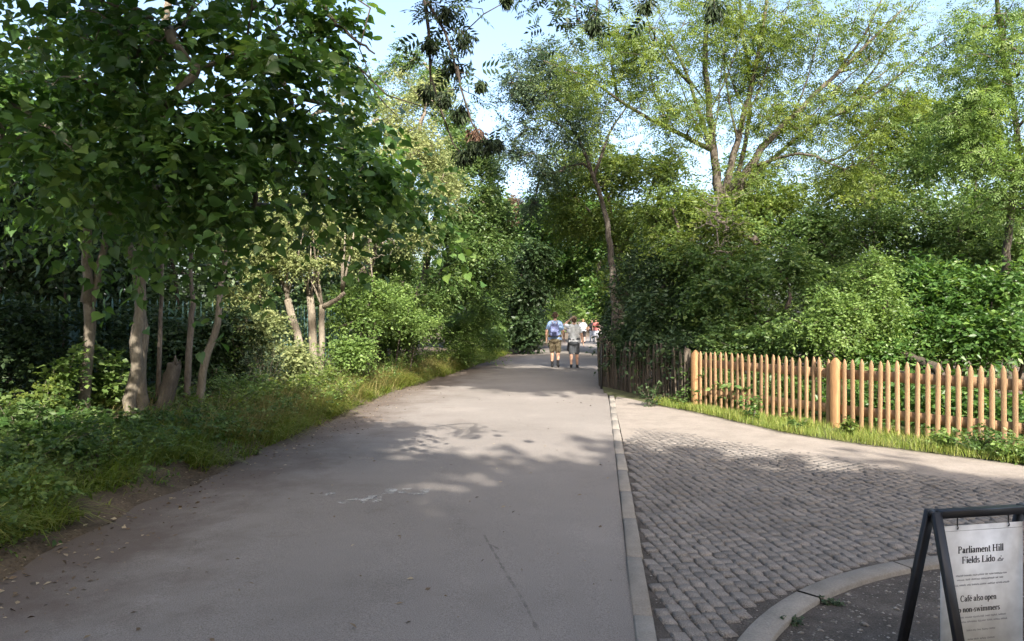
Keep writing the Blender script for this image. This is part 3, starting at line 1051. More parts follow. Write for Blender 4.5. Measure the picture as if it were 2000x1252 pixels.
of = empty('paling_fence', (2.6, 14.6, 0))
tag(of, 'old grey split chestnut paling fence in the shade beside the path', 'fence')
off = np.array((2.6, 14.6))
pts = bez([(2.75, 21.0), (2.28, 18.4), (2.08, 16.4), (2.55, 14.6), (3.17, 12.75)], 140)
pal = []
for k in range(4):
    h = .98 + .06 * k
    bb = Buf()
    x0 = .017 + .004 * k
    bb.add([(-x0, -.012, 0), (x0, -.014, 0), (x0 * .9, .012, 0), (-x0, .014, 0), (-x0 + .004, -.012, h * .5), (x0 + .004, -.012, h * .5),
            (x0 + .003, .012, h * .5), (-x0 + .003, .012, h * .5), (-x0 * .8, -.010, h - .06), (x0 * .8, -.010, h - .06), (x0 * .8, .010, h - .06),
            (-x0 * .8, .010, h - .06), (0, 0, h)],
           [(0, 1, 5, 4), (1, 2, 6, 5), (2, 3, 7, 6), (3, 0, 4, 7), (4, 5, 9, 8), (5, 6, 10, 9), (6, 7, 11, 10), (7, 4, 8, 11)],
           [(8, 9, 12), (9, 10, 12), (10, 11, 12), (11, 8, 12)])
    pal.append(bb.mesh('pale', 'wood_old'))
dcum = np.concatenate([[0], np.cumsum(np.linalg.norm(np.diff(pts, axis=0), axis=1))])
s = 0.0
while s < dcum[-1]:
    x = np.interp(s, dcum, pts[:, 0]); y = np.interp(s, dcum, pts[:, 1])
    o = bpy.data.objects.new('pale', pal[int(rng.integers(4))])
    o.location = (x - off[0], y - off[1], -.02 + rng.normal() * .015)
    o.rotation_euler = (rng.normal() * .03, rng.normal() * .045, rng.uniform(0, 3.14))
    link(o, of)
    s += rng.uniform(.055, .095)
for z in (.25, .78):
    bb = Buf(); bb.tube(np.column_stack([pts - off, np.full(len(pts), z) + .01 * np.sin(np.arange(len(pts)))]), .004, 4)
    bb.obj('wire', 'steel_dark', of)
for p in (pts[76], pts[104], pts[136]):
    post_obj(.095, 1.10, of, (p[0] - off[0] + .05, p[1] - off[1] + .05, -.05), .4, 'wood_old', .03)
post_obj(.045, 1.06, of, (2.02 - off[0], 16.2 - off[1], -.05), .3, 'steel_dark', .01, 'corner_post')

# steel palisade fence on the left, half hidden by the bank
gl = np.array([(-8.6, 3.0), (-7.5, 7.0), (-6.55, 10.5), (-5.35, 14.2), (-4.5, 18.0), (-3.6, 22.0)])
lf = empty('palisade_fence', (-6.55, 10.5, .2))
tag(lf, 'tall blue green steel palisade fence behind the trees on the left bank', 'fence')
off = np.array((-6.55, 10.5))
bb = Buf()
w_ = .028
bb.add([(-w_, 0, 0), (0, -.014, 0), (w_, 0, 0), (0, -.004, 0), (-w_, 0, 1.60), (0, -.014, 1.60), (w_, 0, 1.60), (0, -.004, 1.60), (0, -.006, 1.72)],
       [(0, 1, 5, 4), (1, 2, 6, 5), (2, 3, 7, 6), (3, 0, 4, 7)], [(4, 5, 8), (5, 6, 8), (6, 7, 8), (7, 4, 8)])
pm = bb.mesh('pale', 'fence_paint')
for a, b_ in zip(gl[:-1], gl[1:]):
    t, L_, rz = fence_dir(a, b_)
    n_p = int(L_ / .145)
    for q in range(n_p):
        p = a + t * (L_ * (q + .5) / n_p)
        o = bpy.data.objects.new('pale', pm)
        o.location = (p[0] - off[0], p[1] - off[1], .0)
        o.rotation_euler = (0, rng.normal() * .004, rz)
        link(o, lf)
    for z in (.30, 1.38):
        r_ = Buf(); r_.box((0, .004, -.025), (L_, .034, .025))
        o = r_.obj('rail', 'fence_paint', lf)
        o.location = (a[0] - off[0], a[1] - off[1], z)
        o.rotation_euler = (0, 0, rz)
    o = post_obj(.10, 1.85, lf, (a[0] - off[0] - .06 * t[1] * -1, a[1] - off[1] + .09, -.3), rz, 'fence_paint', .01)


# ------------------------------------------------------------------ trees and bushes
def gl_(px, Y, py=None):
    """a foot on the left bank"""
    x = (px - 1000) / FPX * Y
    return np.array((x, Y, float(leftz(x, Y)) - .05))


def gr_(px, Y):
    x = (px - 1000) / FPX * Y
    return np.array((x, Y, -.08))


LIME = dict(k=2, m=13, Ln=.72, l=.082, w=.072, droop=.55, flat=.35, spread=.4, updir=.95, tmpl=BROAD, bias=(.75, -.25, -.35), vary=(.35, 1.4))
# -- near left: pale forked tree
tree('lime_tree', 'pale slender tree forking low, leftmost lit trunk on the left bank', 'tree',
     [([gl_(166, 9.6), at(168, 760, 9.6), at(172, 650, 9.6), at(172, 585, 9.6)], .078, .072),
      ([at(172, 590, 9.6), at(170, 480, 9.5), at(174, 380, 9.3), at(150, 200, 9.0), at(130, 0, 8.6)], .075, .03),
      ([at(174, 596, 9.6), at(190, 540, 9.6), at(205, 470, 9.6), at(225, 330, 9.3), at(260, 150, 8.8)], .062, .025)],
     [blob(55, 265, 4.9, .42, .5, .16, 18), blob(10, 200, 5.3, .4, .5, .14, 12), blob(30, 60, 8.5, 1.4, 1.4, .9, 40), blob(120, 330, 8.6, 1.2, 1.0, .35, 24),
      blob(-150, 250, 7.0, 1.2, 1.4, .6, 24)],
     'leaf_lime', 'bark_pale', 101, leaf_kw=LIME, zmin=1.9)
# -- big double trunk
tree('lime_tree', 'thick double trunked tree on the left bank with canopy overhanging the path', 'tree',
     [([gl_(250, 9.5), at(258, 760, 9.5), at(268, 640, 9.5), at(278, 540, 9.5), at(290, 440, 9.3), at(300, 250, 8.6), at(330, 0, 7.6)], .098, .04),
      ([gl_(276, 9.62), at(276, 760, 9.6), at(276, 640, 9.6), at(262, 520, 9.6), at(240, 420, 9.6), at(225, 200, 9.6), at(215, -100, 9.4)], .105, .04),
      ([at(296, 330, 8.9), at(400, 230, 7.6), at(520, 180, 6.4), at(620, 200, 5.9)], .05, .018),
      ([at(320, 120, 8.0), at(330, 60, 6.4), at(340, 60, 5.2)], .045, .016),
      ([at(284, 480, 9.4), at(380, 420, 8.2), at(480, 400, 7.0), at(560, 405, 6.4)], .035, .014)],
     [blob(290, 80, 5.4, .65, .6, .16, 26), blob(210, 190, 5.4, .45, .5, .12, 17), blob(320, 240, 5.3, .5, .4, .12, 20), blob(540, 120, 5.2, .5, .5, .12, 22),
      blob(500, 220, 5.5, .7, .5, .12, 26), blob(410, 310, 5.5, .7, .5, .11, 24), blob(400, 400, 6.0, .6, .5, .08, 15), blob(680, 320, 6.3, .4, .5, .20, 16), blob(750, 380, 6.4, .28, .4, .12, 8),
      blob(600, 260, 6.2, .65, .6, .18, 22), blob(280, 0, 6.0, 1.2, .9, .28, 34), blob(500, 10, 5.6, .8, .8, .24, 26), blob(600, 385, 6.6, .35, .5, .08, 7),
      blob(180, 300, 6.4, .8, .7, .16, 18), blob(100, 120, 7.2, 1.0, .8, .4, 24), blob(250, 380, 7.0, .8, .7, .12, 16)],
     'leaf_lime', 'bark_pale', 102, leaf_kw=LIME, zmin=2.0)
# -- slender stems beside it
SAP = dict(k=4, m=8, Ln=.5, l=.105, w=.085, droop=.35, flat=.5, tmpl=BROAD)
tree('sapling', 'straight thin grey sapling just right of the double trunk', 'tree',
     [([gl_(306, 9.9), at(312, 700, 9.9), at(314, 600, 9.9), at(318, 480, 9.8), at(330, 300, 9.5)], .038, .02)],
     [blob(330, 330, 9.3, .8, .8, .5, 28)], 'leaf_lime', 'bark_grey', 103, leaf_kw=SAP, zmin=2.3)
tree('sapling', 'crooked dark sapling with a kink between the snag and leaning stem', 'tree',
     [([gl_(362, 10.6), at(368, 700, 10.6), at(372, 620, 10.6), at(378, 590, 10.6), at(372, 550, 10.6), at(376, 460, 10.4), at(400, 320, 10)], .055, .02)],
     [blob(350, 330, 9.0, .6, .6, .35, 14)], 'leaf_lime', 'bark_grey', 104, leaf_kw=SAP, zmin=2.3)
tree('sapling', 'smooth sapling leaning right, rightmost stem before the fence gap', 'tree',
     [([gl_(388, 10.0), at(394, 740, 10.0), at(408, 680, 10.0), at(424, 630, 10.0), at(432, 570, 10.0), at(442, 500, 10), at(470, 380, 9.6)], .062, .03)],
     [blob(400, 380, 8.2, .3, .4, .15, 6)], 'leaf_lime', 'bark_pale', 105, leaf_kw=SAP, zmin=2.3)
# snag: broken leaning trunk with roots
sn = empty('tree_snag', tuple(gl_(315, 9.7)))
tag(sn, 'broken leaning dead trunk with a jagged top at the double trunk', 'dead tree')
b0 = gl_(315, 9.7)
bb = Buf()
cp = bez([gl_(306, 9.6), at(318, 800, 9.65), at(330, 755, 9.7), at(342, 712, 9.75)], 12)
wob = 1 + rng.normal(size=(12, 9)) * .10
bb.tube(cp - b0, np.linspace(.12, .095, 12), 9, True, wob)
for k in range(5):
    q = cp[-1] + np.array((rng.normal() * .04, rng.normal() * .04, 0))
    bb.tube(np.array([q, q + (.01, 0, rng.uniform(.05, .13))]) - b0, [.03, .006], 5)
bb.obj('trunk', 'bark_ash', sn, True)
bb = Buf()
for k in range(5):
    a = rng.uniform(0, 6.28)
    bb.tube(bez([cp[1], cp[0] + (.18 * math.cos(a), .14 * math.sin(a), .02), cp[0] + (.38 * math.cos(a), .3 * math.sin(a), -.06)], 6) - b0, np.linspace(.05, .02, 6), 6)
bb.obj('roots', 'bark_dark', sn, True)

# background stems behind the fence on the far left
for k, (px, Y, r, lab) in enumerate(((18, 11.5, .035, 'thin dark stem at the left edge, outermost of the background saplings'),
                                     (52, 12.6, .045, 'thin dark stem second from the left edge behind the fence'),
                                     (88, 12.0, .04, 'thin dark stem third from the left edge behind the fence'),
                                     (120, 10.6, .028, 'thin stem with a side twig just left of the pale forked tree'),
                                     (222, 13.0, .10, 'dark trunk in shade between the two pale trunks'),
                                     (345, 13.5, .05, 'dark background stem behind the snag'))):
    f0 = gl_(px, Y)
    tree('sapling', lab, 'tree',
         [([f0, f0 + (rng.normal() * .06, 0, 1.0), f0 + (rng.normal() * .1, 0, 2.0), f0 + (rng.normal() * .2, -.2, 3.4), f0 + (rng.normal() * .3, -.3, 4.8)], r, r * .4)],
         [(f0 + np.array((0, -.2, 3.7)), (1.4, 1.1, 1.0), 50), (f0 + np.array((.1, -.3, 2.4)), (1.0, .7, .5), 26)], 'leaf_dark', 'bark_dark', 120 + k, 'background saplings on the left bank',
         leaf_kw=dict(k=5, m=8, Ln=.55, l=.11, w=.075, droop=.4), zmin=1.8)
# dark wood behind the fence
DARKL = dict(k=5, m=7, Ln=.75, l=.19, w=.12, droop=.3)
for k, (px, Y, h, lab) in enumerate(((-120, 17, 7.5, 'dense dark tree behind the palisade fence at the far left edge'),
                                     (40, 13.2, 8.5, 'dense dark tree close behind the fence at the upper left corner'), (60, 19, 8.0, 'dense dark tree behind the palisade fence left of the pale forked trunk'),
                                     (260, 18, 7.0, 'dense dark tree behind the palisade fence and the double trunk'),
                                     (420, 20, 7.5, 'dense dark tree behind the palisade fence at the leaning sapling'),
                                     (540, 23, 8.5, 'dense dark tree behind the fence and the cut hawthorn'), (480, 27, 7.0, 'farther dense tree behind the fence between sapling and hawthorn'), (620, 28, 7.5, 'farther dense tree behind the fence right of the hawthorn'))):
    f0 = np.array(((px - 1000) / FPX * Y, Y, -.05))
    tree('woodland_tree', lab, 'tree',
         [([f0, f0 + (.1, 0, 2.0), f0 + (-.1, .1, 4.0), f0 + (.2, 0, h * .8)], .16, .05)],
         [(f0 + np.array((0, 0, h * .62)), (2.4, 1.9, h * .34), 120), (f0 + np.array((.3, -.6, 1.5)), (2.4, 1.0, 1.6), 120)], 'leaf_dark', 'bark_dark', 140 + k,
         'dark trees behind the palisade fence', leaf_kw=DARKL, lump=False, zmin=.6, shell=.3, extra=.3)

for k, (px, Y, h, lab) in enumerate(((20, 11.2, 1.7, 'dark holly at the left frame edge before the palisade fence'), (120, 11.9, 1.9, 'dark holly left of the pale forked trunk before the fence'),
                                     (232, 12.2, 1.8, 'dark holly between the two pale trunks before the fence'), (330, 12.6, 1.7, 'dark holly behind the snag before the fence'), (-80, 9.5, 1.8, 'dark holly just outside the left frame edge'), (415, 12.8, 1.6, 'dark holly behind the leaning sapling before the fence'))):
    f0 = gl_(px, Y)
    tree('holly_bush', lab, 'bush', [([f0, f0 + (0, 0, .7), f0 + (.1, 0, h * .8)], .03, .012), ([f0 + (.2, .1, 0), f0 + (.4, .1, .6), f0 + (.6, 0, h * .7)], .025, .01)],
         [(f0 + np.array((.1, 0, h * .6)), (.95, .4, h * .5), 120)], 'leaf_dark', 'bark_dark', 150 + k, 'hollies before the palisade fence', leaf_kw=dict(k=4, m=8, Ln=.35, l=.075, w=.045, droop=.3), zmin=.2, shell=.2)

# -- cut hawthorn, sunlit, with a fan of pale shoots
hb = gl_(612, 14.6)
stems = [([gl_(603, 14.5), at(590, 690, 14.5), at(575, 640, 14.5), at(562, 585, 14.5)], .095, .075),
         ([gl_(612, 14.7), at(612, 690, 14.7), at(610, 630, 14.7), at(604, 570, 14.7)], .10, .07),
         ([gl_(626, 14.6), at(627, 690, 14.6), at(630, 640, 14.6), at(629, 596, 14.6)], .075, .065),
         ([at(629, 600, 14.6), at(650, 590, 14.5), at(672, 572, 14.4)], .06, .04),
         ([at(562, 590, 14.5), at(556, 560, 14.4), at(545, 540, 14.4)], .055, .03)]
r5 = np.random.default_rng(5)
for k in range(15):
    sx = r5.choice([600, 606, 560, 630, 668])
    sy = {600: 572, 606: 575, 560: 580, 630: 600, 668: 572}[int(sx)]
    ex = sx + r5.normal() * 34
    stems.append(([at(sx, sy, 14.6), at((sx + ex) / 2, sy - 55, 14.6 + r5.normal() * .2), at(ex, sy - 110 - r5.uniform(0, 50), 14.6 + r5.normal() * .4)], .030, .010))
tree('hawthorn_tree', 'pollarded hawthorn with pale sunlit stems and a fan of shoots', 'tree', stems,
     [blob(600, 440, 14.5, 1.0, .9, .42, 100), blob(540, 470, 14.2, .6, .7, .4, 60), blob(650, 430, 15, .8, .8, .5, 60), blob(480, 470, 14.6, .7, .7, .5, 54), blob(560, 390, 15, .9, .8, .4, 50), blob(520, 530, 14.4, .55, .5, .35, 50), blob(665, 500, 14.8, .45, .5, .4, 44), blob(470, 570, 14.0, .5, .4, .35, 40), blob(600, 520, 14.2, .6, .4, .3, 40)], 'leaf_pale', 'bark_pale', 160,
     leaf_kw=dict(k=5, m=9, Ln=.35, l=.06, w=.04, droop=.3), zmin=2.0, rtip=.005)
# -- pale feathery tree over it
PALE = dict(k=6, m=10, Ln=.5, l=.074, w=.04, droop=.7, flat=.6, updir=.45)
tree('hawthorn_tree', 'tall pale yellowish feathery tree behind the cut hawthorn', 'tree',
     [([gl_(690, 18.5), at(700, 600, 18.4), at(716, 470, 18.2), at(735, 380, 18), at(760, 240, 18)], .13, .05),
      ([gl_(705, 18.6), at(720, 560, 18.6), at(742, 440, 18.6), at(790, 320, 18.2), at(830, 220, 18)], .10, .04)],
     [blob(700, 240, 17.5, 1.0, 1.2, 1.0, 70), blob(780, 220, 18, .9, 1.1, 1.0, 70), blob(740, 330, 17.4, 1.1, 1.1, .8, 80), blob(830, 300, 17.8, .8, 1.0, .9, 60),
      blob(680, 420, 17, .8, .9, .6, 40), blob(760, 430, 17.2, .8, .9, .6, 46), blob(860, 380, 18, .7, .9, .7, 40), blob(650, 150, 18, .7, .8, .7, 30), blob(800, 460, 17.2, .6, .8, .5, 36), blob(830, 170, 18.4, .7, .8, .5, 30)],
     'leaf_pale', 'bark_grey', 161, leaf_kw=PALE, zmin=2.2, rtip=.006)
# dead twig tangles
def tangle(name, label, px, py, Y, rx, rz, n, seed, foot):
    return tree(name, label, 'dead branches', [([foot, (foot + at(px, py + 40, Y)) / 2 + (0.25, 0, -.1), at(px, py, Y)], .022, .012)],
                [blob(px, py, Y, rx, .5, rz, n)], None, 'bark_pale', seed, rtip=.0045, zmin=foot[2] + .9, seg=.3, shell=.2)
tangle('dead_bush', 'tangle of bare silvery twigs beside the pollarded hawthorn', 720, 470, 15.6, .75, .55, 90, 162, gl_(700, 15.6))
# -- green mass reaching over the path
MID = dict(k=6, m=10, Ln=.5, l=.09, w=.054, droop=.4, updir=.45)
tree('elm_tree', 'leafy green tree leaning over the path, sunlit on its right side', 'tree',
     [([gl_(800, 22.5), at(815, 600, 22.4), at(840, 480, 22.2), at(860, 380, 22), at(880, 260, 22)], .15, .05),
      ([at(815, 600, 22.4), at(870, 520, 22), at(920, 470, 21.6), at(960, 430, 21.4)], .07, .03)],
     [blob(860, 340, 21.5, 1.2, 1.3, 1.1, 90), blob(920, 400, 21.2, 1.1, 1.2, .9, 90), blob(945, 490, 21.2, .85, 1.1, .8, 80), blob(870, 480, 21, 1.1, 1.0, .9, 80),
      blob(820, 420, 21.2, .9, 1.0, .9, 60), blob(900, 300, 22, .9, 1.0, .7, 50), blob(920, 560, 21.5, .7, .9, .5, 46), blob(850, 560, 20.5, .8, .8, .6, 46), blob(972, 440, 21.6, .6, .9, .6, 44), blob(975, 540, 22, .45, .8, .5, 34),
      blob(940, 330, 22, .7, .9, .6, 40)],
     'leaf_mid', 'bark_grey', 163, leaf_kw=MID, zmin=1.6)
tree('elm_tree', 'low leafy bush at the path edge under the leaning elm', 'bush',
     [([gl_(900, 24.5), at(905, 640, 24.4), at(920, 560, 24.2)], .06, .03), ([gl_(880, 24), at(870, 640, 24), at(860, 590, 24)], .05, .02)],
     [blob(930, 620, 23.5, .9, .9, .9, 90), blob(880, 650, 22.5, .9, .8, .55, 80), blob(950, 660, 25, .6, .8, .5, 50), blob(915, 690, 23, .6, .7, .3, 34)],
     'leaf_bright', 'bark_dark', 164, leaf_kw=dict(k=6, m=10, Ln=.4, l=.08, w=.045, droop=.4), zmin=.3)
tree('hazel_bush', 'darker bush between the cut hawthorn and the leaning elm', 'bush',
     [([gl_(770, 19.5), at(775, 620, 19.4), at(780, 520, 19.3)], .07, .03), ([gl_(755, 19.3), at(750, 640, 19.3), at(735, 560, 19)], .05, .02),
      ([gl_(785, 19.6), at(805, 630, 19.6), at(815, 560, 19.5)], .05, .02)],
     [blob(780, 520, 19, 1.0, .9, .8, 80), blob(740, 570, 18.6, .8, .8, .6, 56), blob(810, 600, 19.5, .8, .8, .7, 60), blob(760, 640, 18.6, .7, .6, .5, 40),
      blob(700, 600, 17.4, .55, .6, .5, 34)],
     'leaf_mid', 'bark_dark', 165, leaf_kw=dict(k=6, m=10, Ln=.42, l=.085, w=.055, droop=.4), zmin=.5)
for k, (px, Y, r, h, lab) in enumerate(((730, 18.0, .11, .95, 'short brown tree stump at the left path edge, nearer of two'),
                                        (752, 18.6, .09, 1.15, 'short brown tree stump at the left path edge, farther of two'))):
    f0 = gl_(px, Y)
    o = empty('tree_stump', tuple(f0)); tag(o, lab, 'stump')
    bb = Buf()
    wob = 1 + rng.normal(size=(8, 9)) * .09
    bb.tube(np.column_stack([np.linspace(0, .08 * (1 - 2 * k), 8), np.zeros(8), np.linspace(0, h, 8)]), np.linspace(r * 1.3, r * .8, 8), 9, True, wob)
    for q in range(4):
        a = rng.uniform(0, 6.28)
        bb.tube([(.03, 0, h * .9), (.03 + .05 * math.cos(a), .05 * math.sin(a), h + rng.uniform(.05, .2))], [.035, .01], 5)
    bb.obj('trunk', 'bark_dark', o, True)
    bb = Buf()
    for q in range(5):
        a = rng.uniform(0, 6.28)
        bb.tube(bez([(0, 0, .15), (.2 * math.cos(a), .2 * math.sin(a), .05), (.35 * math.cos(a), .35 * math.sin(a), -.06)], 5), np.linspace(.05, .02, 5), 5)
    bb.obj('roots', 'bark_dark', o, True)
tree('birch_tree', 'light airy tree rising behind the feathery one against the sky', 'tree',
     [([gl_(760, 27), at(790, 500, 27), at(815, 300, 27), at(840, 150, 27)], .15, .04)],
     [blob(830, 160, 26.5, 1.2, 1.2, 1.0, 60), blob(790, 110, 27, .8, .9, .6, 30), blob(880, 230, 26.5, 1.0, 1.1, 1.0, 56), blob(910, 290, 26, 1.0, 1.0, .9, 60),
      blob(740, 180, 27, 1.2, 1.0, .9, 46)],
     'leaf_mid', 'bark_grey', 166, leaf_kw=dict(k=6, m=10, Ln=.55, l=.10, w=.05, droop=.6), zmin=3)

for k, (lab, feet, bl, lm) in enumerate((
        ('sunlit light green shrub crowding the bank right of the hawthorn', [(690, 15.2), (715, 15.4)], [(690, 610, 15.2, .5, .5, .45, 60), (725, 580, 15.6, .5, .5, .5, 60), (680, 670, 14.6, .45, .4, .3, 40)], 'leaf_bright'),
        ('sunlit yellow green shrub between the fence gap and the hawthorn', [(530, 13.4), (500, 13.2)], [(520, 640, 13.2, .55, .45, .4, 60), (480, 620, 13.4, .4, .4, .45, 44), (560, 690, 12.8, .4, .35, .25, 34)], 'leaf_pale'),
        ('sunlit shrub at the path edge under the feathery tree', [(770, 17.4), (800, 18.0)], [(775, 620, 17.2, .55, .5, .6, 60), (815, 640, 18.2, .55, .5, .55, 60), (760, 560, 17.4, .55, .5, .5, 50)], 'leaf_bright'))):
    st = [([gl_(px, Y), gl_(px, Y) + (.05, 0, .5), gl_(px, Y) + (.15, -.05, 1.1)], .03, .012) for px, Y in feet]
    tree('elder_bush', lab, 'bush', st, [blob(*b_) for b_ in bl], lm, 'bark_dark', 190 + k, leaf_kw=dict(k=5, m=9, Ln=.38, l=.07, w=.042, droop=.45, updir=.5, vary=(.5, 1.35)), zmin=.3, stray=.25)

# -- the tunnel of trees over the far path
TUN = dict(k=5, m=7, Ln=.8, l=.20, w=.12, droop=.4)
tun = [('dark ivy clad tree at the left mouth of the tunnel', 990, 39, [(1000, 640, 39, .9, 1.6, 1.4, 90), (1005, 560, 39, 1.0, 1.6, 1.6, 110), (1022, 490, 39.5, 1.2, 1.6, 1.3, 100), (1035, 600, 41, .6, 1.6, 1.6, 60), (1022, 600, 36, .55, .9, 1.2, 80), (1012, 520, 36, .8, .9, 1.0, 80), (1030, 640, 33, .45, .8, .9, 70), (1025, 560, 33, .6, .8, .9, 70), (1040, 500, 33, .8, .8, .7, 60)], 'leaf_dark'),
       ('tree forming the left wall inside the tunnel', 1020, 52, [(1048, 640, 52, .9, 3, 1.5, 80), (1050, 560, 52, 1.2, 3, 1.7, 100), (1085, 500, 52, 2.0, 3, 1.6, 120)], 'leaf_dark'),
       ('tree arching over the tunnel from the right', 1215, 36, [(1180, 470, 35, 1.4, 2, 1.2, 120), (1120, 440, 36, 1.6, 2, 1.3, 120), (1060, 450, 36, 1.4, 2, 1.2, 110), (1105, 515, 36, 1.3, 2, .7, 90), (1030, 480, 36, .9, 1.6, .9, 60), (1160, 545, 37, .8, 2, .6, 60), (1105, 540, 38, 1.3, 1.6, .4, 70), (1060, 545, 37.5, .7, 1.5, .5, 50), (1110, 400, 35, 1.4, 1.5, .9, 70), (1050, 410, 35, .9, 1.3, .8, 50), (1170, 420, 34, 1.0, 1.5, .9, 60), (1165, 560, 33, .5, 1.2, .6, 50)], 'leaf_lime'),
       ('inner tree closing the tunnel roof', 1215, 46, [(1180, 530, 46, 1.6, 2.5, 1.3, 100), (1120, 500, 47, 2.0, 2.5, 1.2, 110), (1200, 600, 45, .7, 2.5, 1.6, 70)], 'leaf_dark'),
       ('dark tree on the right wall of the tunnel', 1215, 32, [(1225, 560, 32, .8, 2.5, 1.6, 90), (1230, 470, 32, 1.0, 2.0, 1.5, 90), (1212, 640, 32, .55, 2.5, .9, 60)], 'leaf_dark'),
       ('tall green tree filling the gap left of the elm in the background', 720, 31, [(700, 480, 31, 2.0, 1.5, 2.4, 120), (640, 560, 30, 2.0, 1.5, 2.0, 100), (790, 560, 31, 1.8, 1.5, 2.0, 100)], 'leaf_mid'),
       ('green background tree behind the leaning elm', 930, 34, [(920, 520, 34, 1.6, 1.5, 2.0, 110), (960, 620, 34, 1.0, 1.5, 1.6, 80), (880, 620, 33, 1.4, 1.5, 1.6, 90), (960, 420, 35, 1.3, 1.5, 1.4, 80)], 'leaf_mid'),
       ('reddish leaved tree above the left mouth of the tunnel', 1000, 52, [(1012, 400, 52, .9, 1.5, .7, 36), (1000, 430, 52, 1.2, 1.5, .9, 40), (1030, 440, 52, 1.0, 1.5, .8, 30)], 'leaf_red')]
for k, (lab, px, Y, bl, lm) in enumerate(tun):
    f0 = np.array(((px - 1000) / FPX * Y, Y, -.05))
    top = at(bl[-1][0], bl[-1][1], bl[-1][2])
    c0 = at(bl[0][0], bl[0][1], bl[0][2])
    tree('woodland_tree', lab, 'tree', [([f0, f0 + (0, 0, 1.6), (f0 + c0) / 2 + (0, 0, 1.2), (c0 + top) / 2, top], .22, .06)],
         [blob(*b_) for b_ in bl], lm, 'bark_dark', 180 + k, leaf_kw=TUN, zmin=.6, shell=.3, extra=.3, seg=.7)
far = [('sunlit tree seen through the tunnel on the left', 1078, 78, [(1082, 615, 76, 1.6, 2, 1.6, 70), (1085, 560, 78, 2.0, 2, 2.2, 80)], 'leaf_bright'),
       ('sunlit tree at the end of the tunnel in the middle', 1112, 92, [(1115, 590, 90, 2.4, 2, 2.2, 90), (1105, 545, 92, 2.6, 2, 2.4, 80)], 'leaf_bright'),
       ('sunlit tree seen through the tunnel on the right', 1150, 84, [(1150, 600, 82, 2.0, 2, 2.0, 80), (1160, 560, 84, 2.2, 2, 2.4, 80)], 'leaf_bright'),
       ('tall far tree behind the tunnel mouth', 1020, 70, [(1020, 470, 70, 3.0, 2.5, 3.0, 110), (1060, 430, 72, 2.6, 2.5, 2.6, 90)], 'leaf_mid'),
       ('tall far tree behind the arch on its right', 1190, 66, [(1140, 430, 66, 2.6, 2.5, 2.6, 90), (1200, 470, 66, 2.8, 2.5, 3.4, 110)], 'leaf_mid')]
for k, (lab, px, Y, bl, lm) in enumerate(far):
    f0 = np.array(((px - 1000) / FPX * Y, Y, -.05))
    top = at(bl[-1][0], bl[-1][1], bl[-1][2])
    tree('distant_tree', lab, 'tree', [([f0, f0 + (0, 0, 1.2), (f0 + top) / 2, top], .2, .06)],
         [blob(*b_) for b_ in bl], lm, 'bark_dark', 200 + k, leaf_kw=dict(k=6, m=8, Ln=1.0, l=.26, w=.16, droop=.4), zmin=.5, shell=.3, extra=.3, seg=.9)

# -- right side: big many-limbed ash behind the fence
ASH = dict(k=4, m=4, Ln=.7, l=.24, w=.24, droop=.5, flat=.7, updir=.6, tmpl=PINNATE3)
YA = 17.0
r7 = np.random.default_rng(71)
limbs = []
forks = [((1398, 330), (1388, 240), -.5), ((1388, 240), (1378, 120), .35), ((1362, 210), (1340, 140), -.7), ((1330, 262), (1240, 215), -.35), ((1240, 215), (1150, 155), -.2), ((1436, 290), (1462, 190), .4),
         ((1462, 190), (1490, 60), .55), ((1450, 310), (1466, 180), -.3), ((1480, 300), (1560, 215), .35), ((1560, 215), (1660, 120), .5), ((1530, 290), (1640, 205), 1.1), ((1640, 205), (1760, 120), .6),
         ((1560, 300), (1650, 330), .9), ((1388, 240), (1378, 120), -.55), ((1560, 215), (1660, 120), 1.2), ((1436, 290), (1462, 190), -.15), ((1480, 300), (1560, 215), 1.0), ((1398, 330), (1388, 240), .15)]
for (x0_, y0_), (x1_, y1_), a0_ in forks:
    f_ = r7.uniform(.15, .8)
    st_ = at(x0_ + (x1_ - x0_) * f_, y0_ + (y1_ - y0_) * f_, YA)
    ln_ = r7.uniform(1.8, 3.4)
    dr_ = np.array((math.sin(a0_), r7.normal() * .3, math.cos(a0_) + .1))
    limbs.append(([st_, st_ + dr_ * ln_ * .33 + (.12 * a0_, 0, -.08), st_ + dr_ * ln_ * .68 + (0, 0, .06), st_ + dr_ * ln_ + (r7.normal() * .2, 0, .2)], r7.uniform(.020, .042), .007))
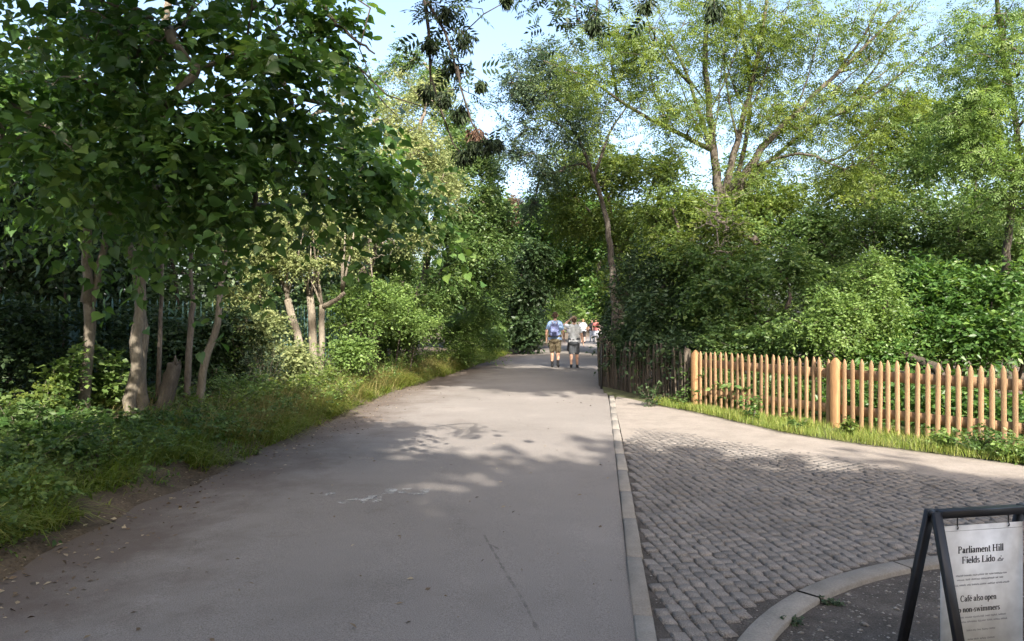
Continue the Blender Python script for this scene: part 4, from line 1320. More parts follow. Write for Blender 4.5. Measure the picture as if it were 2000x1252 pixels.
tree('ash_tree', 'many limbed ash with yellowish leaves rising behind the picket fence', 'tree',
     [([gr_(1425, YA), at(1422, 600, YA), at(1415, 480, YA), at(1405, 400, YA)], .24, .19),
      ([at(1408, 430, YA), at(1398, 330, YA), at(1388, 240, YA), at(1378, 120, YA - .3), at(1388, 0, YA - .5), at(1400, -140, YA - .6)], .125, .03),
      ([at(1394, 300, YA), at(1362, 210, YA - .2), at(1340, 140, YA - .5), at(1290, 60, YA - .8)], .06, .02),
      ([at(1388, 290, YA), at(1330, 262, YA - .4), at(1240, 215, YA - .8), at(1150, 155, YA - 1.2), at(1060, 118, YA - 1.4)], .07, .015),
      ([at(1412, 400, YA), at(1436, 290, YA + .1), at(1462, 190, YA), at(1490, 60, YA - .2), at(1500, -80, YA - .3)], .10, .03),
      ([at(1418, 400, YA), at(1450, 310, YA + .3), at(1466, 180, YA + .6), at(1450, 60, YA + .8), at(1440, -60, YA + .8)], .08, .025),
      ([at(1420, 410, YA), at(1480, 300, YA - .2), at(1560, 215, YA - .4), at(1660, 120, YA - .6), at(1760, 20, YA - .8)], .11, .02),
      ([at(1428, 390, YA), at(1530, 290, YA + .3), at(1640, 205, YA + .5), at(1760, 120, YA + .6)], .07, .016),
      ([at(1460, 330, YA), at(1560, 300, YA - .8), at(1650, 330, YA - 1.2)], .05, .015)] + limbs,
     [blob(1200, 80, 16.0, 1.0, 1.2, .6, 36), blob(1260, 110, 16.4, 1.4, 1.4, .9, 70), blob(1390, 40, 16.5, 1.5, 1.6, 1.0, 70), blob(1540, 60, 16.8, 1.5, 1.6, 1.0, 70), blob(1690, 90, 16.6, 1.4, 1.5, 1.0, 66),
      blob(1330, 220, 16.2, 1.1, 1.2, .7, 44), blob(1540, 220, 16.8, 1.4, 1.4, .9, 60), blob(1160, 170, 15.8, 1.0, 1.1, .7, 34), blob(1660, 210, 16.8, 1.2, 1.3, .8, 50),
      blob(1760, 200, 17, 1.0, 1.2, .8, 34), blob(1460, 140, 17.4, 1.4, 1.4, 1.0, 50), blob(1450, -140, 16.8, 2.6, 2.4, 1.1, 90), blob(1640, 330, 16.2, 1.1, 1.0, .6, 36),
      blob(1480, 340, 16.6, 1.0, 1.0, .6, 26)],
     'leaf_ash', 'bark_ash', 301, leaf_kw=ASH, zmin=4.2, rtip=.007, extra=.3, lump=False, stray=.25, shell=.2)
# -- slim tree with small bluish leaves, left of the ash
SMALL = dict(k=6, m=9, Ln=.5, l=.075, w=.040, droop=.4)
tree('willow_tree', 'slim grey leaved tree with a bent trunk left of the big ash', 'tree',
     [([gr_(1200, 20), at(1197, 560, 20), at(1186, 440, 20), at(1168, 370, 19.9), at(1130, 270, 19.6), at(1080, 200, 19.2)], .12, .03),
      ([at(1160, 345, 19.9), at(1190, 260, 20), at(1230, 200, 20)], .05, .02), ([at(1120, 260, 19.6), at(1060, 230, 19.2), at(1010, 240, 19)], .03, .012)],
     [blob(1090, 180, 19, 1.3, 1.2, .9, 100), blob(1020, 170, 18.8, .8, 1.0, .6, 60), blob(1060, 120, 18.8, .8, .9, .5, 40), blob(1150, 220, 19.2, .9, 1.0, .8, 50), blob(1020, 250, 19, .7, .9, .5, 26), blob(1060, 330, 19.6, .7, .9, .5, 36), blob(1008, 300, 19.5, .45, .7, .4, 26), blob(1040, 400, 21, .5, .8, .5, 24), blob(1110, 260, 19.4, 1.0, 1.0, .6, 44)],
     'leaf_grey', 'bark_ash', 302, leaf_kw=SMALL, zmin=3.6, lump=False, stray=.25, shell=.2)
GREEN = dict(k=5, m=9, Ln=.55, l=.10, w=.052, droop=.45, updir=.5)
tree('willow_tree', 'yellow green tree clothing the right bank between tunnel and ash', 'tree',
     [([gr_(1215, 22.5), at(1210, 560, 22.4), at(1200, 450, 22.3), at(1180, 350, 22)], .15, .05), ([at(1208, 500, 22.4), at(1260, 400, 22), at(1290, 320, 22)], .07, .03)],
     [blob(1120, 350, 22, 1.1, 1.1, .9, 70), blob(1180, 330, 22, 1.2, 1.2, 1.0, 80), blob(1250, 350, 22, 1.2, 1.2, 1.0, 80), blob(1110, 430, 22.5, 1.0, 1.1, .9, 66),
      blob(1190, 440, 22, 1.2, 1.0, .9, 80), blob(1280, 430, 21.5, 1.2, 1.0, 1.0, 76), blob(1310, 320, 22, 1.1, 1.0, .8, 56), blob(1230, 520, 22, 1.0, 1.0, .9, 60), blob(1110, 330, 27, 1.3, 1.6, 1.0, 70), blob(1160, 300, 29, 1.5, 1.5, 1.2, 60)],
     'leaf_ash', 'bark_ash', 303, leaf_kw=GREEN, zmin=2.4)
# -- bushes behind the fences
BUSH = dict(k=5, m=10, Ln=.55, l=.075, w=.042, droop=.5, vary=(.5, 1.35), updir=.5)
DBUSH = dict(k=5, m=8, Ln=.55, l=.10, w=.05, droop=.5, vary=(.45, 1.35), updir=.6)


def bush(label, feet, bl, leaf, seed, kw, bark='bark_dark', name='bush', hi=1.4, r=.04):
    st = []
    rr = np.random.default_rng(seed + 999)
    for px, Y in feet:
        f0 = gr_(px, Y)
        st.append(([f0, f0 + (rr.normal() * .1, rr.normal() * .1, hi * .5), f0 + (rr.normal() * .25, rr.normal() * .25, hi)], r, r * .5))
    return tree(name, label, 'bush', st, [blob(*b_) for b_ in bl], leaf, bark, seed, leaf_kw=kw, zmin=.25, shell=.4, stray=.25)


bush('dark laurel bush hanging over the old paling fence', [(1230, 16.5), (1280, 15.8), (1330, 15)],
     [(1256, 620, 16, .75, .9, .9, 110), (1310, 630, 15, .8, .9, .8, 100), (1262, 540, 16.8, .85, .9, .8, 100), (1330, 560, 15.6, .8, .9, .8, 90), (1228, 650, 17.3, .4, 1.0, .8, 50),
      (1290, 680, 14.6, .6, .5, .25, 34), (1235, 680, 15.7, .45, .35, .2, 24), (1285, 680, 14.4, .4, .3, .15, 16), (1330, 680, 13.5, .3, .3, .12, 10), (1345, 668, 13.9, .4, .4, .22, 24)], 'leaf_dark', 310, DBUSH, name='laurel_bush')
bush('dark green bush behind the first bay of the picket fence', [(1420, 14.2), (1480, 13.6), (1540, 13.2)],
     [(1410, 600, 14, .9, .8, .8, 100), (1480, 610, 13.6, .8, .8, .7, 90), (1400, 520, 14.8, .9, .9, .7, 80), (1500, 540, 14, .8, .8, .7, 80), (1440, 670, 13.2, .8, .5, .35, 60), (1430, 760, 12.9, .9, .3, .4, 60), (1530, 770, 12.0, .9, .3, .4, 60),
      (1540, 670, 12.6, .7, .5, .35, 60)], 'leaf_mid', 311, DBUSH, name='elder_bush')
bush('bright sunlit bush with small leaves above the middle fence post', [(1640, 12.0), (1680, 12.2)],
     [(1640, 600, 11.4, .55, .3, .25, 50), (1690, 560, 11.5, .45, .3, .3, 44), (1590, 630, 11.4, .35, .3, .15, 28), (1710, 520, 11.7, .25, .3, .25, 26), (1720, 610, 11.5, .35, .3, .2, 28),
      (1640, 650, 11.4, .35, .35, .2, 24)], 'leaf_bright', 312, dict(k=5, m=10, Ln=.42, l=.06, w=.034, droop=.5, updir=.5), name='privet_bush', r=.03)
bush('deep green bush behind the second bay of the picket fence', [(1760, 12.4), (1820, 12.0), (1900, 11.6), (1970, 11.2)],
     [(1780, 640, 12.2, .8, .7, .55, 90), (1860, 640, 11.8, .8, .7, .5, 90), (1950, 650, 11.2, .7, .6, .5, 80), (1800, 560, 12.8, .8, .8, .6, 80), (1890, 570, 12.2, .8, .7, .5, 70),
      (1990, 590, 11.4, .6, .6, .5, 50), (1660, 780, 10.9, .8, .3, .4, 60), (1770, 790, 10.4, .8, .3, .4, 60), (1880, 800, 9.9, .7, .3, .4, 60), (1990, 810, 9.4, .7, .3, .4, 50), (1700, 680, 11.8, .6, .4, .25, 40)], 'leaf_lime', 313, DBUSH, name='elder_bush')
bush('broad mid green shrub in the middle right behind the darker bushes', [(1580, 16), (1660, 15.6), (1740, 15.4)],
     [(1560, 470, 16, 1.3, 1.0, .8, 110), (1660, 460, 15.6, 1.2, 1.0, .8, 110), (1760, 470, 15.4, 1.2, 1.0, .8, 100), (1600, 540, 15, 1.0, .8, .8, 80), (1480, 450, 16.4, 1.0, .9, .7, 70),
      (1840, 470, 15, 1.0, .9, .8, 80)], 'leaf_mid', 314, BUSH, hi=2.4, r=.06, name='hazel_bush')
bush('light green shrub under the slim tree at the right edge', [(1850, 14.2), (1920, 13.8)],
     [(1860, 400, 14.4, 1.0, 1.0, .7, 80), (1940, 430, 13.8, .9, .9, .7, 80), (1900, 500, 13.6, .9, .8, .6, 70), (1980, 480, 13.2, .8, .8, .6, 60), (1830, 520, 14.6, .8, .7, .6, 60)],
     'leaf_mid', 315, BUSH, hi=2.4, r=.05, name='hazel_bush')
tangle('dead_bush', 'tangle of bare grey twigs below the forks of the big ash', 1400, 450, 14.6, 1.0, .8, 240, 316, gr_(1390, 14.8))
bush('pale yellow green shrub round the foot of the big ash', [(1350, 16.2), (1450, 16.2), (1520, 16.2)],
     [(1340, 400, 16.4, .9, .6, .6, 60), (1440, 410, 16.6, .9, .5, .5, 50), (1530, 400, 16.4, .9, .6, .5, 60), (1270, 440, 17, .8, .6, .6, 44), (1330, 480, 15.8, .8, .5, .5, 40), (1410, 430, 15.4, .8, .5, .6, 70), (1440, 510, 15.0, .8, .5, .5, 60), (1380, 500, 15.2, .6, .5, .5, 44)], 'leaf_ash', 318, BUSH, hi=2.8, r=.05, name='elder_bush')
tree('rowan_tree', 'slender leafy tree at the right edge behind the picket fence', 'tree',
     [([gr_(1975, 12.2), at(1968, 600, 12.2), at(1966, 500, 12.2), at(1975, 400, 12.1), at(1985, 280, 12), at(1960, 100, 11.8), at(1940, -60, 11.6)], .085, .03)],
     [blob(1930, 120, 11.6, .9, 1.0, .8, 60), blob(1990, 60, 11.4, .9, 1.0, .8, 50), blob(1890, 240, 11.8, .8, .9, .6, 50), blob(1970, 220, 11.6, .8, .9, .7, 50),
      blob(1950, 330, 11.6, .8, .8, .5, 44), blob(2060, 250, 11.4, 1.0, 1.0, .9, 50), blob(1880, 80, 12.2, .6, .8, .6, 26), blob(2000, -150, 11.4, 1.4, 1.4, .8, 50),
      blob(2010, 380, 11.6, .6, .7, .4, 26)],
     'leaf_bright', 'bark_ash', 320, leaf_kw=dict(k=3, m=5, Ln=.5, l=.18, w=.20, droop=.45, updir=.5, tmpl=PINNATE3), zmin=2.6, extra=.3)
tree('sapling', 'thin dark straight stem left of the slender tree at the right edge', 'tree',
     [([gr_(1905, 15.5), at(1906, 600, 15.5), at(1903, 500, 15.5), at(1905, 380, 15.5), at(1900, 250, 15.4)], .055, .025)],
     [blob(1890, 260, 15.4, 1.2, 1.1, .9, 60), blob(1840, 330, 15.4, 1.0, 1.0, .6, 44)], 'leaf_mid', 'bark_dark', 321, leaf_kw=GREEN, zmin=3)
# -- background trees on the right
for k, (lab, px, Y, bl, lm) in enumerate((
        ('yellow green tree filling the background right of the ash', 1720, 25, [(1700, 300, 25, 2.0, 1.5, 1.3, 110), (1800, 260, 25, 1.8, 1.5, 1.2, 100), (1620, 380, 25, 1.8, 1.5, 1.3, 90), (1780, 380, 25, 1.8, 1.4, 1.2, 80)], 'leaf_ash'),
        ('tall green tree in the background behind the big ash', 1480, 30, [(1480, 380, 30, 2.6, 1.8, 2.0, 130), (1360, 420, 30, 2.2, 1.6, 1.8, 110), (1560, 470, 29, 2.2, 1.6, 1.6, 90)], 'leaf_mid'),
        ('dark background tree low behind the right hand bushes', 1700, 24, [(1560, 560, 22, 2.0, 1.2, 1.2, 90), (1700, 560, 22, 2.0, 1.2, 1.4, 100), (1840, 560, 21, 1.8, 1.2, 1.2, 90), (1980, 560, 20, 1.6, 1.2, 1.2, 70)], 'leaf_dark'),
        ('background tree beyond the right frame edge behind the fence end', 2330, 15, [(2280, 560, 15, 1.6, 1.3, 1.4, 90), (2400, 540, 14, 1.6, 1.3, 1.6, 90), (2300, 400, 15, 1.8, 1.3, 1.2, 70)], 'leaf_mid'),
        ('background tree at the far right behind the slender tree', 2020, 22, [(1960, 400, 22, 1.8, 1.3, 1.3, 80), (2060, 360, 22, 2.0, 1.4, 1.6, 90), (2040, 500, 21, 1.6, 1.2, 1.2, 60)], 'leaf_mid'),
        ('dark tree behind the laurel at the bend of the path', 1300, 26, [(1290, 560, 26, 1.6, 1.5, 1.6, 110), (1370, 540, 25, 1.6, 1.4, 1.5, 100), (1240, 600, 27, 1.0, 2.0, 1.2, 70)], 'leaf_dark'))):
    f0 = np.array(((px - 1000) / FPX * Y, Y, -.05))
    c0 = at(bl[0][0], bl[0][1], bl[0][2])
    tree('woodland_tree', lab, 'tree', [([f0, f0 + (0, 0, 1.4), (f0 + c0) / 2, c0 + (0, 0, .4)], .2, .06)],
         [blob(*b_) for b_ in bl], lm, 'bark_dark', 330 + k, leaf_kw=dict(k=5, m=8, Ln=.7, l=.14, w=.08, droop=.4, updir=.5), zmin=.6, shell=.35, extra=.3, seg=.6)

# -- trees round the viewer: unseen, their crowns shaped to shade the near path, and an ash hangs its twigs into view
SH = dict(k=4, m=6, Ln=.9, l=.34, w=.25, droop=.3)
for k, (lab, x, y, top, r) in enumerate((('slim tall unseen shade tree behind the viewer in the middle', .3, -6.8, 12.6, 1.9), ('low unseen shade tree behind the viewer on the left', -2.7, -6.5, 10.0, 1.7),
                                        ('tallest unseen shade tree far left behind the viewer', -6.6, -6.0, 14.6, 2.8), ('broad unseen shade tree behind the viewer right of the middle', 3.7, -7.5, 11.7, 2.8),
                                        ('unseen shade tree behind the viewer to the right', 6.3, -6.3, 9.9, 1.9), ('unseen shade tree farther right behind the viewer', 9.0, -6.0, 8.7, 2.3), ('broad unseen shade tree far right behind the viewer', 13.0, -5.0, 6.6, 3.0))):
    f0 = np.array((x, y, -.05))
    tree('unseen_shade_tree', lab, 'tree', [([f0, f0 + (.1, 0, 2.5), f0 + (0, .1, top * .7)], .3, .1)],
         [((x, y, top - 2.4), (r, 2.2, 2.2), 150), ((x, y - .3, top - 5.4), (r * 1.1, 2.2, 2.6), 150), ((x, y - .2, 3.2), (r * 1.1, 1.8, 1.8), 70)], 'leaf_mid', 'bark_dark', 350 + k,
         'unseen shade trees behind the viewer', leaf_kw=SH, lump=False, stray=0, zmin=1.6, shell=.25, extra=.4, seg=.7)
tree('unseen_shade_tree', 'large unseen tree added outside the frame on the left to shade the fence', 'tree',  # added out of view to keep sun off the fence and wood behind
     [([(-8.4, 3.6, -.05), (-8.2, 3.8, 3), (-7.2, 4.4, 6.4)], .26, .1)],
     [((-2.8, 4.2, 5.2), (.85, 1.1, .5), 34), ((-6.1, 4.4, 6.8), (2.3, 1.6, 2.6), 190), ((-9.4, 5.2, 6.4), (2.2, 1.8, 2.4), 100)], 'leaf_mid', 'bark_dark', 359, leaf_kw=SH, zmin=3, shell=.25, seg=.7, lump=False, stray=0)
tree('unseen_shade_tree', 'tall tree out of frame on the right shading the bushes', 'tree',
     [([(10.5, 7.0, -.05), (10.4, 7.0, 3), (9.6, 6.6, 6.0), (8.6, 6.4, 8.5)], .28, .1)],
     [((6.6, 6.4, 8.6), (1.4, 1.4, .8), 40), ((5.8, 6.4, 7.9), (1.2, 1.3, .9), 50), ((4.5, 6.5, 7.5), (1.2, 1.3, .9), 70)], 'leaf_mid', 'bark_dark', 360, leaf_kw=SH, zmin=4, shell=.25, seg=.7)

tree('unseen_shade_tree', 'tall unseen tree arching over the viewer from the left bank, added to shade the path', 'tree',  # added for its dense high crown, which shades the path ahead
     [([(-6.2, -2.6, -.05), (-6.1, -2.5, 4.0), (-5.2, -1.8, 8.0), (-2.8, 0, 10.6), (.8, 1.8, 11.8), (4.4, 2.8, 12.2)], .32, .07)],
     [((3.2, 1.8, 12.0), (1.8, 2.2, 1.8), 120), ((5.4, 2.4, 12.4), (1.6, 2.2, 1.6), 90), ((3.8, 4.6, 12.6), (2.0, 1.6, 1.4), 70)], 'leaf_mid', 'bark_dark', 361, leaf_kw=SH, stray=0, zmin=9, shell=.25, seg=.7)

ash = tree('ash_tree', 'overhanging ash whose dark twigs and seed bunches hang into view at the top', 'tree',
     [([(-4.7, -1.6, -.05), (-4.6, -1.5, 3.0), (-4.0, -1.0, 6.0)], .2, .1),
      ([(-4.2, -1.1, 4.9), (-2.5, 1.0, 5.1), (-1.2, 3.0, 4.6), at(815, -120, 4.7), at(826, -20, 4.7)], .045, .014),
      ([(-2.5, 1.0, 5.1), (-.8, 2.8, 4.7), (.2, 3.9, 4.6), at(1190, -110, 4.9), at(1150, -20, 4.8)], .03, .012),
      ([at(826, -30, 4.7), at(838, 60, 4.65), at(840, 130, 4.6), at(842, 190, 4.6)], .016, .005),
      ([at(826, -10, 4.7), at(868, 60, 4.6), at(885, 110, 4.55), at(893, 150, 4.5)], .013, .005),
      ([at(893, 130, 4.5), at(900, 170, 4.5), at(922, 240, 4.5), at(945, 275, 4.5)], .009, .004),
      ([at(842, 150, 4.6), at(862, 215, 4.6), at(885, 280, 4.6), at(905, 305, 4.6)], .008, .0035),
      ([at(832, 20, 4.7), at(900, 70, 4.7), at(945, 28, 4.7), at(985, 5, 4.7)], .006, .003),
      ([at(1150, -40, 4.8), at(1170, 10, 4.8), at(1150, 40, 4.8)], .012, .004)],
     [blob(845, 10, 4.7, .14, .2, .06, 7), blob(905, 5, 4.7, .16, .2, .05, 5), blob(850, 95, 4.6, .06, .1, .08, 3), blob(930, 160, 4.6, .10, .1, .10, 4), blob(1120, 20, 4.8, .20, .3, .08, 9),
      blob(1070, -10, 5.0, .2, .2, .06, 5), blob(1220, -20, 4.8, .2, .2, .06, 5)],
     'leaf_dark', 'bark_dark', 370, leaf_kw=dict(k=2, m=2, Ln=.14, l=.15, w=.17, droop=.7, tmpl=PINNATE), zmin=2.6, rtip=.0035, seg=.3, extra=.2)
ab = np.array((-4.7, -1.6, -.05))
rk = np.random.default_rng(77)
keys = [(838, 88, .075, 'k'), (835, 180, .085, 'k'), (868, 195, .06, 'k'), (885, 125, .105, 'k'), (905, 75, .11, 'k'), (900, 220, .085, 'k'), (930, 265, .085, 'b'), (950, 285, .08, 'k'),
        (905, 305, .085, 'k'), (925, 290, .07, 'k'), (972, 285, .05, 'k'), (1262, 12, .07, 'k'), (1395, 18, .09, 'k'), (940, 170, .05, 'k'), (990, 5, .05, 'k'), (870, 30, .07, 'k'), (1160, 50, .08, 'k')]
bp_ = np.vstack([bez([at(826, -30, 4.7), at(838, 60, 4.65), at(840, 130, 4.6), at(842, 190, 4.6)], 30), bez([at(826, -10, 4.7), at(868, 60, 4.6), at(885, 110, 4.55), at(893, 150, 4.5)], 30),
                 bez([at(893, 130, 4.5), at(900, 170, 4.5), at(922, 240, 4.5), at(945, 275, 4.5)], 30), bez([at(842, 150, 4.6), at(862, 215, 4.6), at(885, 280, 4.6), at(905, 305, 4.6)], 30),
                 bez([at(1150, -40, 4.8), at(1170, 10, 4.8), at(1150, 40, 4.8)], 20), [at(1262, -60, 4.6), at(1395, -60, 4.6), at(985, -30, 4.6)]])
for px, py, s, kd_ in keys:
    s *= 1.2
    c = at(px, py - 12, 4.55 + rk.normal() * .08)
    n_ = 190
    off_ = norm(rk.normal(size=(n_, 3)) * np.array((.8, .8, 1.0))) * rk.uniform(.1, .62, (n_, 1)) * s
    P = c + off_ - (0, 0, s * .35)
    D = off_ * 5 + rk.normal(size=(n_, 3)) * .15
    D = norm(D) * .6 + rk.normal(size=(n_, 3)) * .2
    D[:, 2] -= .95
    V, F, per = leaf_arrays(P, D, rk.normal(size=(n_, 3)), rk.uniform(.040, .055, n_), rk.uniform(.010, .015, n_), DIAMOND)
    dd_ = np.linalg.norm(bp_ - c, axis=1) + np.maximum(0, c[2] + .03 - bp_[:, 2]) * 3
    q_ = bp_[int(np.argmin(dd_))]
    bunch = mesh_obj('seed_bunch', V - ab, F, 'ash_key' if kd_ == 'k' else 'ash_key_brown', ash, np.repeat(rk.uniform(0, 1, n_), per))
    stalkb = Buf()
    stalkb.tube(bez([q_, (q_ + c) / 2 + (0, 0, .02), c, c - (0, 0, s * .5)], 8) - ab, .0022, 4, False)
    stalkb.obj('stalk', 'bark_dark', bunch)
# bare lime branch crossing the top left of the sky
lb = at(560, -120, 5.6)
tree('ash_tree', 'bare branches of the tree crossing the sky left of the hanging seed bunches', 'tree',
     [([gl_(-420, 6.0), at(-380, 100, 6.0), at(-150, -150, 6.0), at(350, -110, 5.8), at(600, -20, 5.6), at(640, 30, 5.5), at(690, 75, 5.4), at(732, 105, 5.35)], .05, .007),
      ([at(560, -60, 5.6), at(600, 60, 5.6), at(660, 95, 5.6), at(720, 150, 5.6), at(770, 195, 5.6), at(825, 208, 5.6)], .012, .004),
      ([at(640, -40, 5.5), at(745, -10, 5.4), at(708, 30, 5.4), at(702, 80, 5.4), at(705, 120, 5.4), at(725, 150, 5.4)], .008, .004),
      ([at(700, 130, 5.6), at(740, 190, 5.6), at(778, 228, 5.6)], .005, .003)],
     [blob(680, 50, 5.6, .15, .2, .08, 4), blob(650, 100, 5.6, .2, .3, .1, 6), blob(690, 160, 5.8, .2, .3, .08, 6), blob(600, 40, 5.6, .3, .3, .2, 8)],
     'leaf_lime', 'bark_dark', 372, leaf_kw=dict(k=3, m=6, Ln=.2, l=.075, w=.05, droop=.3), zmin=2.5, rtip=.003, seg=.3)


# ------------------------------------------------------------------ weeds and low plants
def weed(name, label, foot, h, n_st, leaf, seed, l=.06, w=.04, spread=.25, m=6, group=None, tmpl=DIAMOND):
    r = np.random.default_rng(seed)
    root = empty(name, tuple(foot)); tag(root, label, 'plant', group)
    bb = Buf(); T, O = [], []
    for k in range(n_st):
        a = r.uniform(0, 6.28); s = spread * r.uniform(.2, 1)
        hh = h * r.uniform(.6, 1.05)
        tp = np.array((math.cos(a) * s, math.sin(a) * s, hh))
        pts = bez([tp * (.1, .1, 0), tp * (.45, .45, .55), tp], 6)
        bb.tube(pts, np.linspace(.006, .002, 6), 4, False)
        for q in pts[1:]:
            T.append(q); O.append(norm(tp))
    bb.obj('stem', 'bark_grey', root)
    crown_obj(r, 'foliage', np.array(T), np.array(O), leaf, root, (0, 0, 0), k=3, m=m, Ln=h * .28, l=l, w=w, droop=.5, flat=.6, tmpl=tmpl)
    return root


weeds = [('bramble', 'low bramble clump at the left frame edge above the soil bank', 40, 7.4, .55, 16, 'leaf_mid', .07, .05, .5),
         ('bramble', 'yellowish lit weed clump at far left near the pale forked tree', 70, 8.6, .62, 14, 'leaf_ash', .06, .04, .4),
         ('nettle', 'leafy green nettle clump at the foot of the pale forked trunk', 130, 8.6, .36, 18, 'leaf_mid', .07, .045, .5),
         ('nettle', 'leafy green nettle clump between the two pale trunks', 212, 9.9, 1.0, 9, 'leaf_bright', .09, .07, .25),
         ('nettle', 'low leafy clump in front of the double trunk', 280, 8.6, .28, 18, 'leaf_mid', .07, .045, .55),
         ('nettle', 'low dark weed clump nearest the viewer on the left bank', 110, 7.2, .45, 20, 'leaf_lime', .08, .05, .6),
         ('bramble', 'feathery grey green shrub left of the cut hawthorn', 520, 12.6, 1.05, 26, 'leaf_grey', .05, .022, .55),
         ('bramble', 'bright weed clump at the foot of the leaning sapling', 470, 11.4, .65, 18, 'leaf_mid', .06, .03, .5),
         ('nettle', 'yellow lit weed clump in front of the cut hawthorn', 620, 13.2, .6, 22, 'leaf_ash', .06, .03, .5),
         ('nettle', 'light green weed clump right of the cut hawthorn', 690, 15.4, .9, 22, 'leaf_bright', .07, .045, .5),
         ('nettle', 'yellow flowering weed clump at the path edge below the hazel', 800, 19.8, .65, 24, 'leaf_ash', .06, .03, .7),
         ('nettle', 'yellow green weed clump at the path edge below the elm', 860, 21.6, .6, 24, 'leaf_ash', .07, .035, .7),
         ('nettle', 'small weed clump on the bank before the two stumps', 720, 16.2, .45, 20, 'leaf_bright', .06, .03, .6),
         ('nettle', 'thin tall weed left of the pale forked trunk', 110, 9.0, 1.0, 6, 'leaf_bright', .09, .07, .2),
         ('nettle', 'dense low nettles at the bottom of the left frame edge', 20, 6.5, .42, 22, 'leaf_mid', .07, .04, .8),
         ('nettle', 'dense low nettles below the yellowish weeds at far left', 90, 7.9, .5, 24, 'leaf_mid', .07, .04, .8),
         ('nettle', 'dense low nettles before the pale forked trunk', 190, 8.2, .30, 24, 'leaf_bright', .06, .035, .8),
         ('nettle', 'dense low weeds between double trunk and path', 330, 9.0, .32, 24, 'leaf_mid', .06, .035, .8),
         ('nettle', 'yellowish low weeds below the leaning sapling', 420, 9.9, .45, 24, 'leaf_ash', .06, .03, .8),
         ('nettle', 'pale weeds on the bank between leaning sapling and hawthorn', 560, 12.2, .55, 24, 'leaf_ash', .06, .03, .8),
         ('bramble', 'tall light green bramble screening the fence left of the hawthorn', 465, 13.0, 1.25, 26, 'leaf_bright', .06, .035, .6),
         ('bramble', 'tall yellow green bramble at the foot of the hawthorn', 575, 13.6, .95, 24, 'leaf_ash', .055, .03, .55),
         ('nettle', 'bright nettles between hawthorn and stumps at the path edge', 665, 14.6, .8, 24, 'leaf_bright', .06, .03, .6),
         ('nettle', 'sunlit yellow weeds at the path edge before the hawthorn', 640, 12.2, .5, 24, 'leaf_ash', .06, .025, .7),
         ('nettle', 'sunlit green weeds on the bank before the leaning sapling', 500, 11.0, .55, 24, 'leaf_bright', .06, .03, .7),
         ('nettle', 'low sunlit weeds beyond the stumps at the path edge', 770, 17.6, .55, 22, 'leaf_bright', .06, .03, .7),
         ('bramble', 'green weed clump behind the snag and saplings', 345, 10.6, .5, 18, 'leaf_mid', .06, .035, .6)]
for k, (nm, lab, px, Y, h, ns, lm, l, w, sp) in enumerate(weeds):
    weed(nm, lab, gl_(px, Y), h, ns, lm, 400 + k, l, w, sp)
def cover(name, label, T, mat, **kw):
    r = np.random.default_rng(len(T))
    O = norm(r.normal(size=T.shape) * .5 + np.array((.15, -.15, .8)))
    o = crown_obj(r, name, T, O, mat, None, (0, 0, 0), **kw)
    return tag(o, label, 'plants', None, 'stuff')


r6 = np.random.default_rng(66)
yy = 4.2 + 15 * r6.uniform(0, 1, 900) ** 1.1
xx = xl(yy) - r6.gamma(2.2, .42, 900) - .12
ok_ = np.sin(xx * 3.3 + yy * 1.1) * np.sin(yy * 2.3 - xx) > -.45
T_ = np.column_stack([xx, yy, leftz(xx, yy) + r6.uniform(.02, .30, 900)])[ok_]
cover('ground_cover', 'mixed leafy weeds and ivy covering the left bank', T_[::2], 'leaf_mid', k=3, m=7, Ln=.22, l=.055, w=.036, droop=.4, updir=.9)
cover('ground_cover', 'lighter seedlings and creeping weeds scattered over the left bank', T_[1::2], 'leaf_bright', k=3, m=7, Ln=.20, l=.045, w=.026, droop=.4, updir=.9)
q_ = r6.uniform(0, 1, 620)
gy = 6.5 + 6.4 * q_
gx = np.interp(gy, gl[:, 1], gl[:, 0]) + r6.uniform(.12, .8, 620)
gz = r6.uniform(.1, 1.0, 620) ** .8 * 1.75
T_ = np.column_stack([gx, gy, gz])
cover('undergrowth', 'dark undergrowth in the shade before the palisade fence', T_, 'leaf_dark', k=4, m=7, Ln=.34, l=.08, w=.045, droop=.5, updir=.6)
for k, (px, py, h, ns, sp, lm, lab) in enumerate(((1657, 858, .30, 6, .10, 'leaf_ash', 'yellow leaved weed at the foot of the middle fence post'), (1845, 884, .26, 9, .14, 'leaf_bright', 'round leaved light green weed at the picket fence'),
                                          (1915, 892, .30, 16, .35, 'leaf_mid', 'sprawling green weed at the right end of the picket fence'), (1470, 826, .40, 5, .22, 'leaf_lime', 'thin dark weed climbing the first bay of the picket fence'),
                                          (1975, 905, .20, 12, .30, 'leaf_bright', 'low green weed at the right frame edge before the fence'),
                                          (1270, 795, .40, 7, .3, 'leaf_dark', 'dark weed at the foot of the old paling fence'), (1555, 842, .16, 7, .25, 'leaf_mid', 'low weed left of the middle fence post'))):
    x, y = gxy(px, py)
    weed('weed', lab, (x, y, .0), h, ns, lm, 440 + k, .05, .03, sp, 5)
for k, (px, py, lab) in enumerate(((1545, 1215, 'tiny weed inside the curved kerb near the bottom edge'), (1625, 1175, 'tiny weed against the inner side of the curved kerb'))):
    x, y = gxy(px, py)
    weed('weed', lab, (x, y, -.02), .045, 5, 'leaf_grey', 460 + k, .02, .010, .06, 4)


